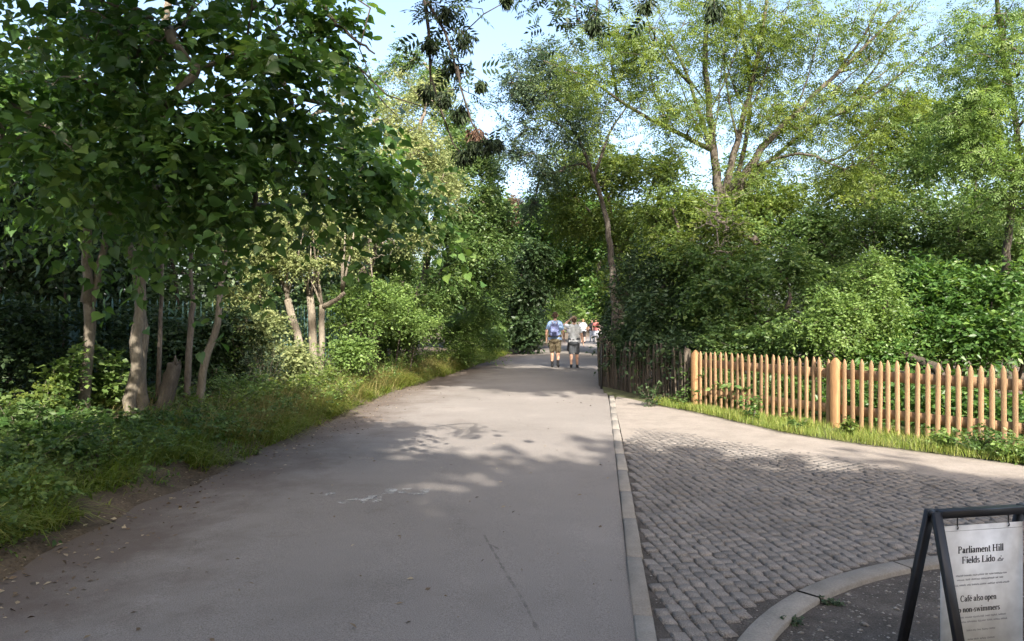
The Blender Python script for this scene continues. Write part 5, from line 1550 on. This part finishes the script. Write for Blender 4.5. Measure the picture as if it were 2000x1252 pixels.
# ------------------------------------------------------------------ notice board (A-frame)
class Pen:
    """flat lettering with thick stems and thin hairlines, drawn as quads in the xz plane"""
    def __init__(self):
        self.V, self.Q, self.k = [], [], 0

    def quad(self, p):
        n_ = len(self.V)
        y = -.0006 - .00002 * (self.k % 12)
        self.k += 1
        self.V += [(a, y, b_) for a, b_ in p]
        self.Q.append((n_, n_ + 1, n_ + 2, n_ + 3))

    def seg(self, x0, y0, x1, y1, w):
        dx, dy = x1 - x0, y1 - y0
        L_ = math.hypot(dx, dy) or 1e-6
        nx_, ny_ = -dy / L_ * w / 2, dx / L_ * w / 2
        self.quad([(x0 + nx_, y0 + ny_), (x0 - nx_, y0 - ny_), (x1 - nx_, y1 - ny_), (x1 + nx_, y1 + ny_)])


TH, HN = .19, .075
GLY = {
    'P': (.76, [('v', .18, 0, 1), ('h', .02, .36, .035), ('h', .02, .34, .965), ('h', .18, .36, .49), ('a', .34, .73, .26, .235, 90, -90)]),
    'a': (.56, [('a', .24, .47, .15, .17, 165, 5), ('v', .38, .06, .5), ('a', .22, .20, .145, .17, 60, 340), ('h', .38, .53, .04)]),
    'r': (.46, [('v', .14, 0, .64), ('h', .02, .28, .035), ('h', .02, .14, .62), ('a', .31, .48, .13, .15, 150, 20)]),
    'l': (.32, [('v', .16, 0, 1.02), ('h', .02, .31, .035), ('h', .03, .16, .98)]),
    'i': (.32, [('v', .16, 0, .64), ('h', .02, .31, .035), ('h', .03, .16, .62), ('v', .16, .80, .97)]),
    'm': (.96, [('v', .14, 0, .64), ('v', .47, 0, .5), ('v', .80, 0, .5), ('a', .31, .46, .16, .17, 170, 0), ('a', .64, .46, .16, .17, 170, 0),
                ('h', .03, .25, .035), ('h', .36, .58, .035), ('h', .69, .92, .035), ('h', .02, .14, .62)]),
    'e': (.54, [('a', .27, .33, .20, .31, 5, 320), ('h', .10, .46, .36)]),
    'n': (.63, [('v', .14, 0, .64), ('v', .47, 0, .5), ('a', .31, .46, .16, .17, 170, 0), ('h', .03, .25, .035), ('h', .36, .59, .035), ('h', .02, .14, .62)]),
    't': (.40, [('v', .17, .08, .88), ('h', .02, .35, .62), ('a', .27, .12, .11, .10, 180, 330)]),
    'H': (.98, [('v', .18, 0, 1), ('v', .76, 0, 1), ('h', .18, .76, .51), ('h', .02, .35, .035), ('h', .02, .35, .965), ('h', .60, .94, .035), ('h', .60, .94, .965)]),
    'F': (.74, [('v', .18, 0, 1), ('h', .02, .68, .965), ('h', .18, .50, .51), ('h', .02, .36, .035), ('t', .66, .78, .965), ('t', .50, .40, .62)]),
    'd': (.64, [('a', .27, .32, .20, .31, 50, 310), ('v', .47, 0, 1.02), ('h', .47, .61, .035), ('h', .35, .47, .98)]),
    's': (.46, [('a', .22, .485, .14, .15, 25, 265), ('a', .22, .175, .15, .16, 85, -155)]),
    'L': (.74, [('v', .18, 0, 1), ('h', .02, .69, .035), ('t', .67, .035, .27), ('h', .02, .35, .965)]),
    'o': (.56, [('a', .28, .33, .205, .31, 0, 360)]),
    'C': (.80, [('a', .42, .50, .33, .48, 55, 310), ('t', .66, .72, .97)]),
    'f': (.40, [('v', .16, 0, .82), ('a', .28, .83, .12, .15, 180, 20), ('h', .02, .36, .62), ('h', .03, .30, .035)]),
    'p': (.64, [('v', .15, -.28, .64), ('a', .34, .32, .20, .31, 135, -135), ('h', .02, .30, -.26), ('h', .02, .15, .62)]),
    'w': (.86, [('d', .10, .64, .27, 0, .16), ('d', .27, 0, .42, .60, .07), ('d', .42, .64, .59, 0, .16), ('d', .59, 0, .75, .62, .07), ('h', .01, .22, .62), ('h', .64, .85, .62)]),
    '-': (.34, [('d', .04, .30, .30, .30, .13)]), ' ': (.30, []),
}
GLY['é'] = (.54, GLY['e'][1] + [('d', .22, .74, .38, .94, .10)])


def lettering(name, text, cx, base, cap, parent, mat='ink', width=None):
    pen = Pen()
    x = 0.0
    for ch in text:
        adv, st = GLY[ch]
        for q in st:
            if q[0] == 'v': pen.seg(x + q[1], q[2], x + q[1], q[3], TH)
            elif q[0] == 't': pen.seg(x + q[1], q[2], x + q[1], q[3], HN)
            elif q[0] == 'h': pen.seg(x + q[1], q[3], x + q[2], q[3], HN)
            elif q[0] == 'd': pen.seg(x + q[1], q[2], x + q[3], q[4], q[5])
            else:
                _, ax, ay, rx, ry, a0, a1 = q
                n_ = max(5, int(abs(a1 - a0) / 24))
                th = np.radians(np.linspace(a0, a1, n_ + 1))
                pts = [(x + ax + rx * math.cos(t), ay + ry * math.sin(t)) for t in th]
                for u, v in zip(pts[:-1], pts[1:]):
                    L_ = math.hypot(v[0] - u[0], v[1] - u[1]) or 1
                    pen.seg(u[0], u[1], v[0], v[1], HN + (TH - HN) * (abs(v[1] - u[1]) / L_) ** 1.3)
        x += adv
    V = np.array(pen.V)
    sx = (width / x) if width else cap
    V[:, 0] = (V[:, 0] - x / 2) * sx + cx
    V[:, 2] = V[:, 2] * cap + base
    return mesh_obj(name, V, np.array(pen.Q), mat, parent)


ANG = math.radians(11)
W2 = .226                                    # half width between leg centres
ex = np.array((math.cos(ANG), math.sin(ANG)))
left_top = np.array((1.765, 3.0))
sb = left_top + ex * W2
board = empty('notice_board', (sb[0], sb[1], -.02), ANG)
tag(board, 'black A frame notice board with a hanging white printed sheet at bottom right', 'sign')
HT = .775


def bar(name, p0, p1, wx, wy, mat='frame_black'):
    p0, p1 = np.array(p0, float), np.array(p1, float)
    t = norm(p1 - p0)
    ax = np.array((1.0, 0, 0)) if abs(t[0]) < .9 else np.array((0, 1.0, 0))
    b_ = norm(np.cross(t, ax)); a = np.cross(b_, t)
    V = []
    e = .06
    prof = [(-1, -1 + e), (-1 + e, -1), (1 - e, -1), (1, -1 + e), (1, 1 - e), (1 - e, 1), (-1 + e, 1), (-1, 1 - e)]
    for p in (p0, p1):
        V += [p + a * u * wx / 2 + b_ * v * wy / 2 for u, v in prof]
    Q = [(k, (k + 1) % 8, 8 + (k + 1) % 8, 8 + k) for k in range(8)]
    T = [(0, k + 1, k) for k in range(1, 7)] + [(8, 8 + k, 9 + k) for k in range(1, 7)]
    bb = Buf(); bb.add(V, Q, T)
    return bb.obj(name, mat, board)


for sx in (-1, 1):
    bar('leg', (sx * W2, -.012, HT - .005), (sx * W2, -.20, 0), .036, .024)
    bar('leg', (sx * (W2 + .002), .018, HT - .002), (sx * (W2 + .002), .215, 0), .036, .024)
bar('top_bar', (-W2 + .0185, -.014, HT - .014), (W2 - .0185, -.014, HT - .014), .030, .030)
bar('top_bar', (-W2 + .021, .018, HT - .016), (W2 - .021, .018, HT - .016), .026, .026)
bar('cross_bar', (-W2 + .019, -.176, .10), (W2 - .019, -.176, .10), .022, .022)
bar('cross_bar', (-W2 + .021, .190, .10), (W2 - .021, .190, .10), .022, .022)
for sx in (-1, 1):
    bb = Buf(); bb.tube([(sx * W2, .002, HT - .012), (sx * W2 + sx * .019, .002, HT - .012)], .012, 8)
    bb.obj('hinge', 'steel_dark', board)
    hx = sx * .126
    bb = Buf()
    bb.tube(bez([(hx, -.016, HT - .028), (hx, -.016, HT - .060), (hx, -.020, HT - .072), (hx + .003, -.012, HT - .080), (hx + .004, -.004, HT - .073)], 12), .0026, 6)
    bb.obj('hook', 'steel_dark', board, True)
PW, PT, PB = .202, HT - .066, .085
bb = Buf(); bb.box((-PW, -.0125, PB), (PW, -.0085, PT))
panel = bb.obj('sheet', 'sign_white', board)
pen_o = mesh_obj('sheet_fold', np.array([(-PW + .012, -.0131, PT - .021), (PW - .004, -.0131, PT - .021), (PW - .004, -.0131, PT - .0225), (-PW + .012, -.0131, PT - .0225)]),
                 np.array([(0, 1, 2, 3)]), 'ink_faint', panel)


def put(o):
    o.location = (0, -.0126, 0)
    return o


put(lettering('headline', 'Parliament Hill', -.008, .592, .0290, panel, width=.226))
put(lettering('headline', 'Fields Lido', -.020, .549, .0280, panel, width=.163))
put(lettering('notice_text', 'Café also open', -.020, .388, .0260, panel, width=.178))
put(lettering('notice_text', 'to non-swimmers', -.022, .343, .0245, panel, width=.216))
# small swimmer emblem after the second line, and the rows of print too small to read
p = Pen()
for a in ((.075, .551, .088, .563, .007), (.086, .563, .095, .551, .006), (.074, .550, .100, .550, .004), (.096, .551, .103, .560, .006), (.090, .569, .094, .569, .006)):
    p.seg(*a)
put(mesh_obj('emblem', np.array(p.V), np.array(p.Q), 'ink_faint', panel))
r9 = np.random.default_rng(9)
for z, w in ((.494, .235), (.476, .225), (.454, .285), (.318, .220), (.299, .235), (.262, .130), (.224, .120), (.196, .21), (.178, .20)):
    p = Pen()
    x = -w / 2 - .012
    while x < w / 2 - .012:
        l_ = r9.uniform(.012, .038)
        q = x
        while q < x + l_:                      # letters as little unreadable ticks
            p.seg(q, z, q, z + r9.uniform(.0055, .0085), .0022)
            p.seg(q, z + r9.uniform(0, .006), q + .004, z + r9.uniform(0, .006), .0018)
            q += .0046
        x += l_ + .006
    put(mesh_obj('small_print', np.array(p.V), np.array(p.Q), 'ink_faint', panel))


# ------------------------------------------------------------------ people
def capsule(bb, p0, p1, r0, r1, sides=12, sq=(1, 1)):
    p0, p1 = np.array(p0, float), np.array(p1, float)
    t = p1 - p0
    L_ = np.linalg.norm(t)
    if L_ < 1e-5:
        t = np.array((0, 0, 1.0)); L_ = 1e-5
    t = t / L_
    pts, rr = [], []
    for a in np.radians((-88, -60, -30, 0)):
        pts.append(p0 + t * r0 * math.sin(a)); rr.append(r0 * math.cos(a))
    for a in np.radians((0, 30, 60, 88)):
        pts.append(p1 + t * r1 * math.sin(a)); rr.append(r1 * math.cos(a))
    pts = np.array(pts)
    ref = np.array((0, 1.0, 0)) if abs(t[1]) < .8 else np.array((1.0, 0, 0))
    a = norm(np.cross(t, ref)); c = np.cross(t, a)
    th = np.linspace(0, 2 * math.pi, sides, endpoint=False)
    ring = pts[:, None] + np.array(rr)[:, None, None] * (np.cos(th)[None, :, None] * a * sq[0] + np.sin(th)[None, :, None] * c * sq[1])
    n_ = len(pts)
    V = ring.reshape(-1, 3)
    i = np.arange(n_ - 1)[:, None] * sides; j = np.arange(sides)[None]
    jn = (j + 1) % sides
    Q = np.stack([i + j, i + jn, i + sides + jn, i + sides + j], -1).reshape(-1, 4)
    V = np.vstack([V, pts[0], pts[-1]])
    jj = np.arange(sides)
    T = np.vstack([np.stack([(jj + 1) % sides, jj, np.full(sides, n_ * sides)], -1),
                   np.stack([(n_ - 1) * sides + jj, (n_ - 1) * sides + (jj + 1) % sides, np.full(sides, n_ * sides + 1)], -1)])
    bb.add(V, Q, T)


def fuse(name, caps, mat, parent, vox, smooth=4, cut=None):
    """capsules fused into one continuous surface"""
    bb = Buf()
    for c in caps:
        capsule(bb, *c)
    tmp = bpy.data.objects.new('tmp', bb.mesh('tmp', mat))
    COL.objects.link(tmp)
    md = tmp.modifiers.new('r', 'REMESH'); md.mode = 'VOXEL'; md.voxel_size = vox; md.use_smooth_shade = True
    if smooth:
        ms = tmp.modifiers.new('s', 'SMOOTH'); ms.iterations = smooth; ms.factor = .5
    dg = bpy.context.evaluated_depsgraph_get()
    me = bpy.data.meshes.new_from_object(tmp.evaluated_get(dg))
    bpy.data.objects.remove(tmp)
    me.name = name
    if not me.materials:
        me.materials.append(MATS[mat])
    if cut is not None:
        bm = bmesh.new(); bm.from_mesh(me)
        for z, keep_above in cut:
            bmesh.ops.bisect_plane(bm, geom=bm.verts[:] + bm.edges[:] + bm.faces[:], plane_co=(0, 0, z), plane_no=(0, 0, 1), clear_inner=keep_above, clear_outer=not keep_above)
        bm.to_mesh(me); bm.free()
    o = bpy.data.objects.new(name, me)
    return link(o, parent)


def hand(caps, w, d, side, fwd):
    """palm and five separate, slightly curled fingers below the wrist w along d"""
    d = norm(np.array(d, float)); fwd = norm(np.array(fwd, float) - np.dot(fwd, d) * d)
    inn = np.cross(d, fwd) * side
    pe = w + d * .085
    for q in (-1, 0, 1):
        caps.append((w + d * .02 + fwd * q * .012, pe + fwd * q * .024, .017, .014))
    for q, ln in ((-1.5, .058), (-.5, .074), (.5, .080), (1.5, .070)):
        b_ = pe + fwd * q * .021
        k1 = b_ + d * ln * .5 + inn * .004
        caps.append((b_, k1, .0098, .009)); caps.append((k1, k1 + d * ln * .45 + inn * .022, .009, .0075))
    t0 = w + d * .028 + fwd * .024
    t1 = t0 + d * .03 + fwd * .030 + inn * .008
    caps.append((t0, t1, .0125, .0105)); caps.append((t1, t1 + d * .032 + fwd * .008 + inn * .012, .0105, .0085))


def person(label, loc, H, rz, pose, parts, vox=.011):
    """faces +y before turning. pose: dict of joints; parts: list of (name, kind, material)"""
    k = H / 1.78
    root = empty('person', loc, rz)
    tag(root, label, 'person', None)
    P = {q: np.array(v, float) * k for q, v in pose.items()}
    def R(x): return x * k
    caps = []
    torso = [((-.085, 0, .96), (.085, 0, .96), .118, .118), ((-.075, 0, 1.10), (.075, 0, 1.10), .110, .110), ((-.095, .005, 1.28), (.095, .005, 1.28), .118, .118),
             ((-.135, -.005, 1.40), (.135, -.005, 1.40), .082, .082), ((0, 0, .98), (0, 0, 1.36), .135, .135), ((-.12, 0, 1.44), (.12, 0, 1.44), .058, .058)]
    torso = [(np.array(a) * k, np.array(b_) * k, R(c), R(d)) for a, b_, c, d in torso]
    caps += torso
    caps += [(np.array((0, -.005, 1.44)) * k, np.array((0, .012, 1.57)) * k, R(.062), R(.052))]
    hc = P['head']
    up = norm(P['head'] - np.array((0, .01, 1.5)) * k)
    fw = norm(np.array((0, 1, 0)) - up * up[1])
    sdv = np.cross(fw, up)
    head = [(hc + up * R(.03) - fw * R(.015), hc + up * R(.045) - fw * R(.02), R(.093), R(.088)), (hc - up * R(.06) + fw * R(.03), hc + fw * R(.02), R(.058), R(.075)),
            (hc + fw * R(.092) + up * R(.012), hc + fw * R(.106) - up * R(.014), R(.010), R(.015)), (hc + fw * R(.083) - up * R(.05) - sdv * R(.018), hc + fw * R(.083) - up * R(.05) + sdv * R(.018), R(.012), R(.012)),
            (hc + fw * R(.072) + up * R(.035) - sdv * R(.032), hc + fw * R(.074) + up * R(.035) - sdv * R(.03), R(.020), R(.020)),
            (hc + fw * R(.072) + up * R(.035) + sdv * R(.032), hc + fw * R(.074) + up * R(.035) + sdv * R(.03), R(.020), R(.020))]
    for s in (-1, 1):
        head.append((hc + sdv * s * R(.088) - up * R(.012), hc + sdv * s * R(.092) + up * R(.022), R(.013), R(.017)))
    caps += head
    legs = {}
    for s, n_ in ((-1, 'l'), (1, 'r')):
        hip = np.array((.092 * s, 0, .93)) * k
        kn_, an_, to_ = P[n_ + '_knee'], P[n_ + '_ankle'], P[n_ + '_toe']
        legs[n_] = (hip, kn_, an_, to_)
        calf = kn_ * .68 + an_ * .32 + np.array((0, -.012 * k, 0))
        caps += [(hip, kn_, R(.088), R(.056)), (kn_, calf, R(.056), R(.058)), (calf, an_, R(.056), R(.037))]
        heel = an_ + np.array((0, -.035, -.035)) * k
        caps += [(an_, heel, R(.036), R(.036)), (heel, to_, R(.036), R(.028)), (an_, (an_ + to_) / 2, R(.036), R(.034))]
        sh = np.array((.178 * s, 0, 1.43)) * k
        el, wr = P[n_ + '_elbow'], P[n_ + '_wrist']
        caps += [(sh, el, R(.055), R(.042)), (el, el * .6 + wr * .4, R(.043), R(.042)), (el * .6 + wr * .4, wr, R(.041), R(.027))]
        hand(caps, wr, wr - el, s, (0, 1, .2) if P.get(n_ + '_hand') is None else P[n_ + '_hand'])
    fuse('body', caps, 'skin', root, vox)
    made = {}
    for nm, kind, mat in parts:
        if kind == 'tee':
            c = [(a, b_, x + R(.020), y + R(.020)) for a, b_, x, y in torso if True]
            c = [q for q in c]
            for s, n_ in ((-1, 'l'), (1, 'r')):
                sh = np.array((.165 * s, 0, 1.425)) * k
                c.append((sh, sh + (P[n_ + '_elbow'] - sh) * .62, R(.072), R(.070)))
            c.append((np.array((-.085, 0, .92)) * k, np.array((.085, 0, .92)) * k, R(.14), R(.14)))
            made[nm] = fuse(nm, c, mat, root, vox * 1.2, 3, [(R(.885), True)])
        elif kind == 'shorts' or kind == 'trousers':
            c = [(np.array((-.085, 0, .98)) * k, np.array((.085, 0, .98)) * k, R(.136), R(.136)), (np.array((-.08, -.02, .90)) * k, np.array((.08, -.02, .90)) * k, R(.125), R(.125))]
            for n_, (hip, kn_, an_, to_) in legs.items():
                if kind == 'shorts':
                    c.append((hip, hip + (kn_ - hip) * .90, R(.112), R(.096)))
                else:
                    c += [(hip, kn_, R(.108), R(.080)), (kn_, an_, R(.078), R(.062))]
            made[nm] = fuse(nm, c, mat, root, vox * 1.2, 3)
        elif kind == 'shoes':
            for n_, (hip, kn_, an_, to_) in legs.items():
                heel = an_ + np.array((0, -.037, -.037)) * k
                fuse(nm, [(an_ - (0, 0, R(.01)), heel, R(.047), R(.045)), (heel, to_, R(.045), R(.038)), (an_ - (0, 0, R(.02)), (an_ + to_) / 2, R(.044), R(.040))], mat, root, vox, 2)
        elif kind == 'socks':
            for n_, (hip, kn_, an_, to_) in legs.items():
                fuse(nm, [(an_, an_ + (kn_ - an_) * .28, R(.043), R(.049))], mat, root, vox, 2)
        elif kind == 'hair':
            fuse(nm, [(hc + up * R(.048) - fw * R(.028), hc + up * R(.058) - fw * R(.026), R(.094), R(.088)), (hc - fw * R(.045) - up * R(.02), hc - fw * R(.04) + up * R(.03), R(.072), R(.080))], mat, root, vox, 2)
        elif kind == 'long_hair':
            fuse(nm, [(hc + up * R(.048) - fw * R(.028), hc + up * R(.058) - fw * R(.026), R(.097), R(.09)), (hc - fw * R(.05) - up * R(.14), hc - fw * R(.04) + up * R(.03), R(.055), R(.085))], mat, root, vox, 2)
        elif kind == 'cap':
            fuse(nm, [(hc + up * R(.062) - fw * R(.02), hc + up * R(.075) - fw * R(.02), R(.101), R(.090)), (hc + fw * R(.09) + up * R(.045), hc + fw * R(.15) + up * R(.035), R(.012), R(.012)),
                      (hc + fw * R(.08) + up * R(.05) - sdv * R(.05), hc + fw * R(.08) + up * R(.05) + sdv * R(.05), R(.014), R(.014))], mat, root, vox, 2)
        elif kind == 'pack':
            c = [(np.array((x, -.215 - .02 * (z < 1.2), z)) * k, np.array((x * .9, -.205, z + .09)) * k, R(.07), R(.065)) for x in (-.075, 0, .075) for z in (1.07, 1.17, 1.27)]
            pk = fuse(nm, c, mat, root, vox, 3)
            fuse('pocket', [(np.array((x, -.283, 1.04)) * k, np.array((x, -.280, 1.13)) * k, R(.032), R(.030)) for x in (-.05, 0, .05)], 'navy', pk, vox, 2)
            for s in (-1, 1):
                bb = Buf()
                bb.tube(bez([np.array(q) * k for q in ((.03 * s, -.205, 1.39), (.08 * s, -.12, 1.475), (.105 * s, .02, 1.492), (.115 * s, .135, 1.40), (.135 * s, .14, 1.25), (.15 * s, .02, 1.10), (.10 * s, -.15, 1.06))], 22), R(.017), 6)
                bb.obj('strap', 'strap_pale', pk, True)
        elif kind == 'jacket':
            c = [(np.array((-.17, -.03 + .03 * q, .97)) * k, np.array((-.205 + .012 * q, -.05 + .05 * q, .62 - .02 * q)) * k, R(.036), R(.030)) for q in (-1, 0, 1)]
            c += [(np.array((-.16, .06, .98)) * k, np.array((.0, .155, .985)) * k, R(.028), R(.022)), (np.array((-.16, -.06, .985)) * k, np.array((0, -.15, .985)) * k, R(.028), R(.022))]
            fuse(nm, c, mat, root, vox, 2)
    return root


WALK = dict(head=(0, .025, 1.655), l_knee=(-.10, .10, .51), l_ankle=(-.10, .14, .095), l_toe=(-.115, .29, .040), r_knee=(.10, .045, .49), r_ankle=(.10, -.16, .13), r_toe=(.115, -.03, .045),
            l_elbow=(-.265, -.09, 1.16), l_wrist=(-.275, -.03, .92), r_elbow=(.27, .015, 1.15), r_wrist=(.285, .13, .935))
W2P = dict(WALK, l_knee=(-.10, .06, .50), l_ankle=(-.09, -.12, .12), l_toe=(-.10, .01, .045), r_knee=(.10, .11, .51), r_ankle=(.11, .15, .095), r_toe=(.125, .30, .040),
           l_elbow=(-.33, .13, 1.50), l_wrist=(-.17, .17, 1.66), l_hand=(0, 1, .5), r_elbow=(.27, -.07, 1.15), r_wrist=(.31, -.02, .90))
STAND = dict(head=(0, .02, 1.655), l_knee=(-.10, .03, .50), l_ankle=(-.11, .0, .085), l_toe=(-.13, .15, .040), r_knee=(.10, .02, .50), r_ankle=(.11, -.02, .085), r_toe=(.13, .13, .040),
             l_elbow=(-.26, -.04, 1.15), l_wrist=(-.27, .05, .92), r_elbow=(.26, -.04, 1.15), r_wrist=(.27, .06, .92))


def foot(px, py):
    x, y = gxy(px, py)
    return (x, y, pz(x, y))


person('person in light blue t-shirt, camouflage shorts and backpack walking away on the path', foot(1084, 719), 1.80, -.12, WALK,
       [('t_shirt', 'tee', 'shirt_blue'), ('shorts', 'shorts', 'camo'), ('shoe', 'shoes', 'shoe_black'), ('sock', 'socks', 'cloth_black'), ('hair', 'hair', 'hair_brown'), ('backpack', 'pack', 'pack_blue')])
person('person in white t-shirt and cap walking away with left hand raised to the head', foot(1121, 720), 1.66, -.12, W2P,
       [('t_shirt', 'tee', 'shirt_white'), ('shorts', 'shorts', 'cloth_grey'), ('shoe', 'shoes', 'shoe_black'), ('hair', 'hair', 'hair_brown'), ('cap', 'cap', 'cap_tan'), ('tied_jacket', 'jacket', 'cloth_black')])
person('distant person in pale blue top and dark shorts beyond the white t-shirt', foot(1139, 672), 1.62, -.1, WALK,
       [('t_shirt', 'tee', 'cloth_pale'), ('shorts', 'shorts', 'cloth_black'), ('shoe', 'shoes', 'shoe_black'), ('hair', 'hair', 'hair_sandy')], .024)
person('distant person in black top and pale trousers, left of the far pair', foot(1156, 668), 1.62, 3.0, STAND,
       [('top', 'tee', 'shirt_black'), ('trousers', 'trousers', 'cloth_pale'), ('shoe', 'shoes', 'shoe_black'), ('hair', 'long_hair', 'hair_brown')], .024)
person('distant person in reddish top and pale trousers, right of the far pair', foot(1164, 668.5), 1.64, 3.2, WALK,
       [('top', 'tee', 'shirt_red'), ('trousers', 'trousers', 'cloth_pale'), ('shoe', 'shoes', 'shoe_black'), ('hair', 'hair', 'hair_sandy')], .024)
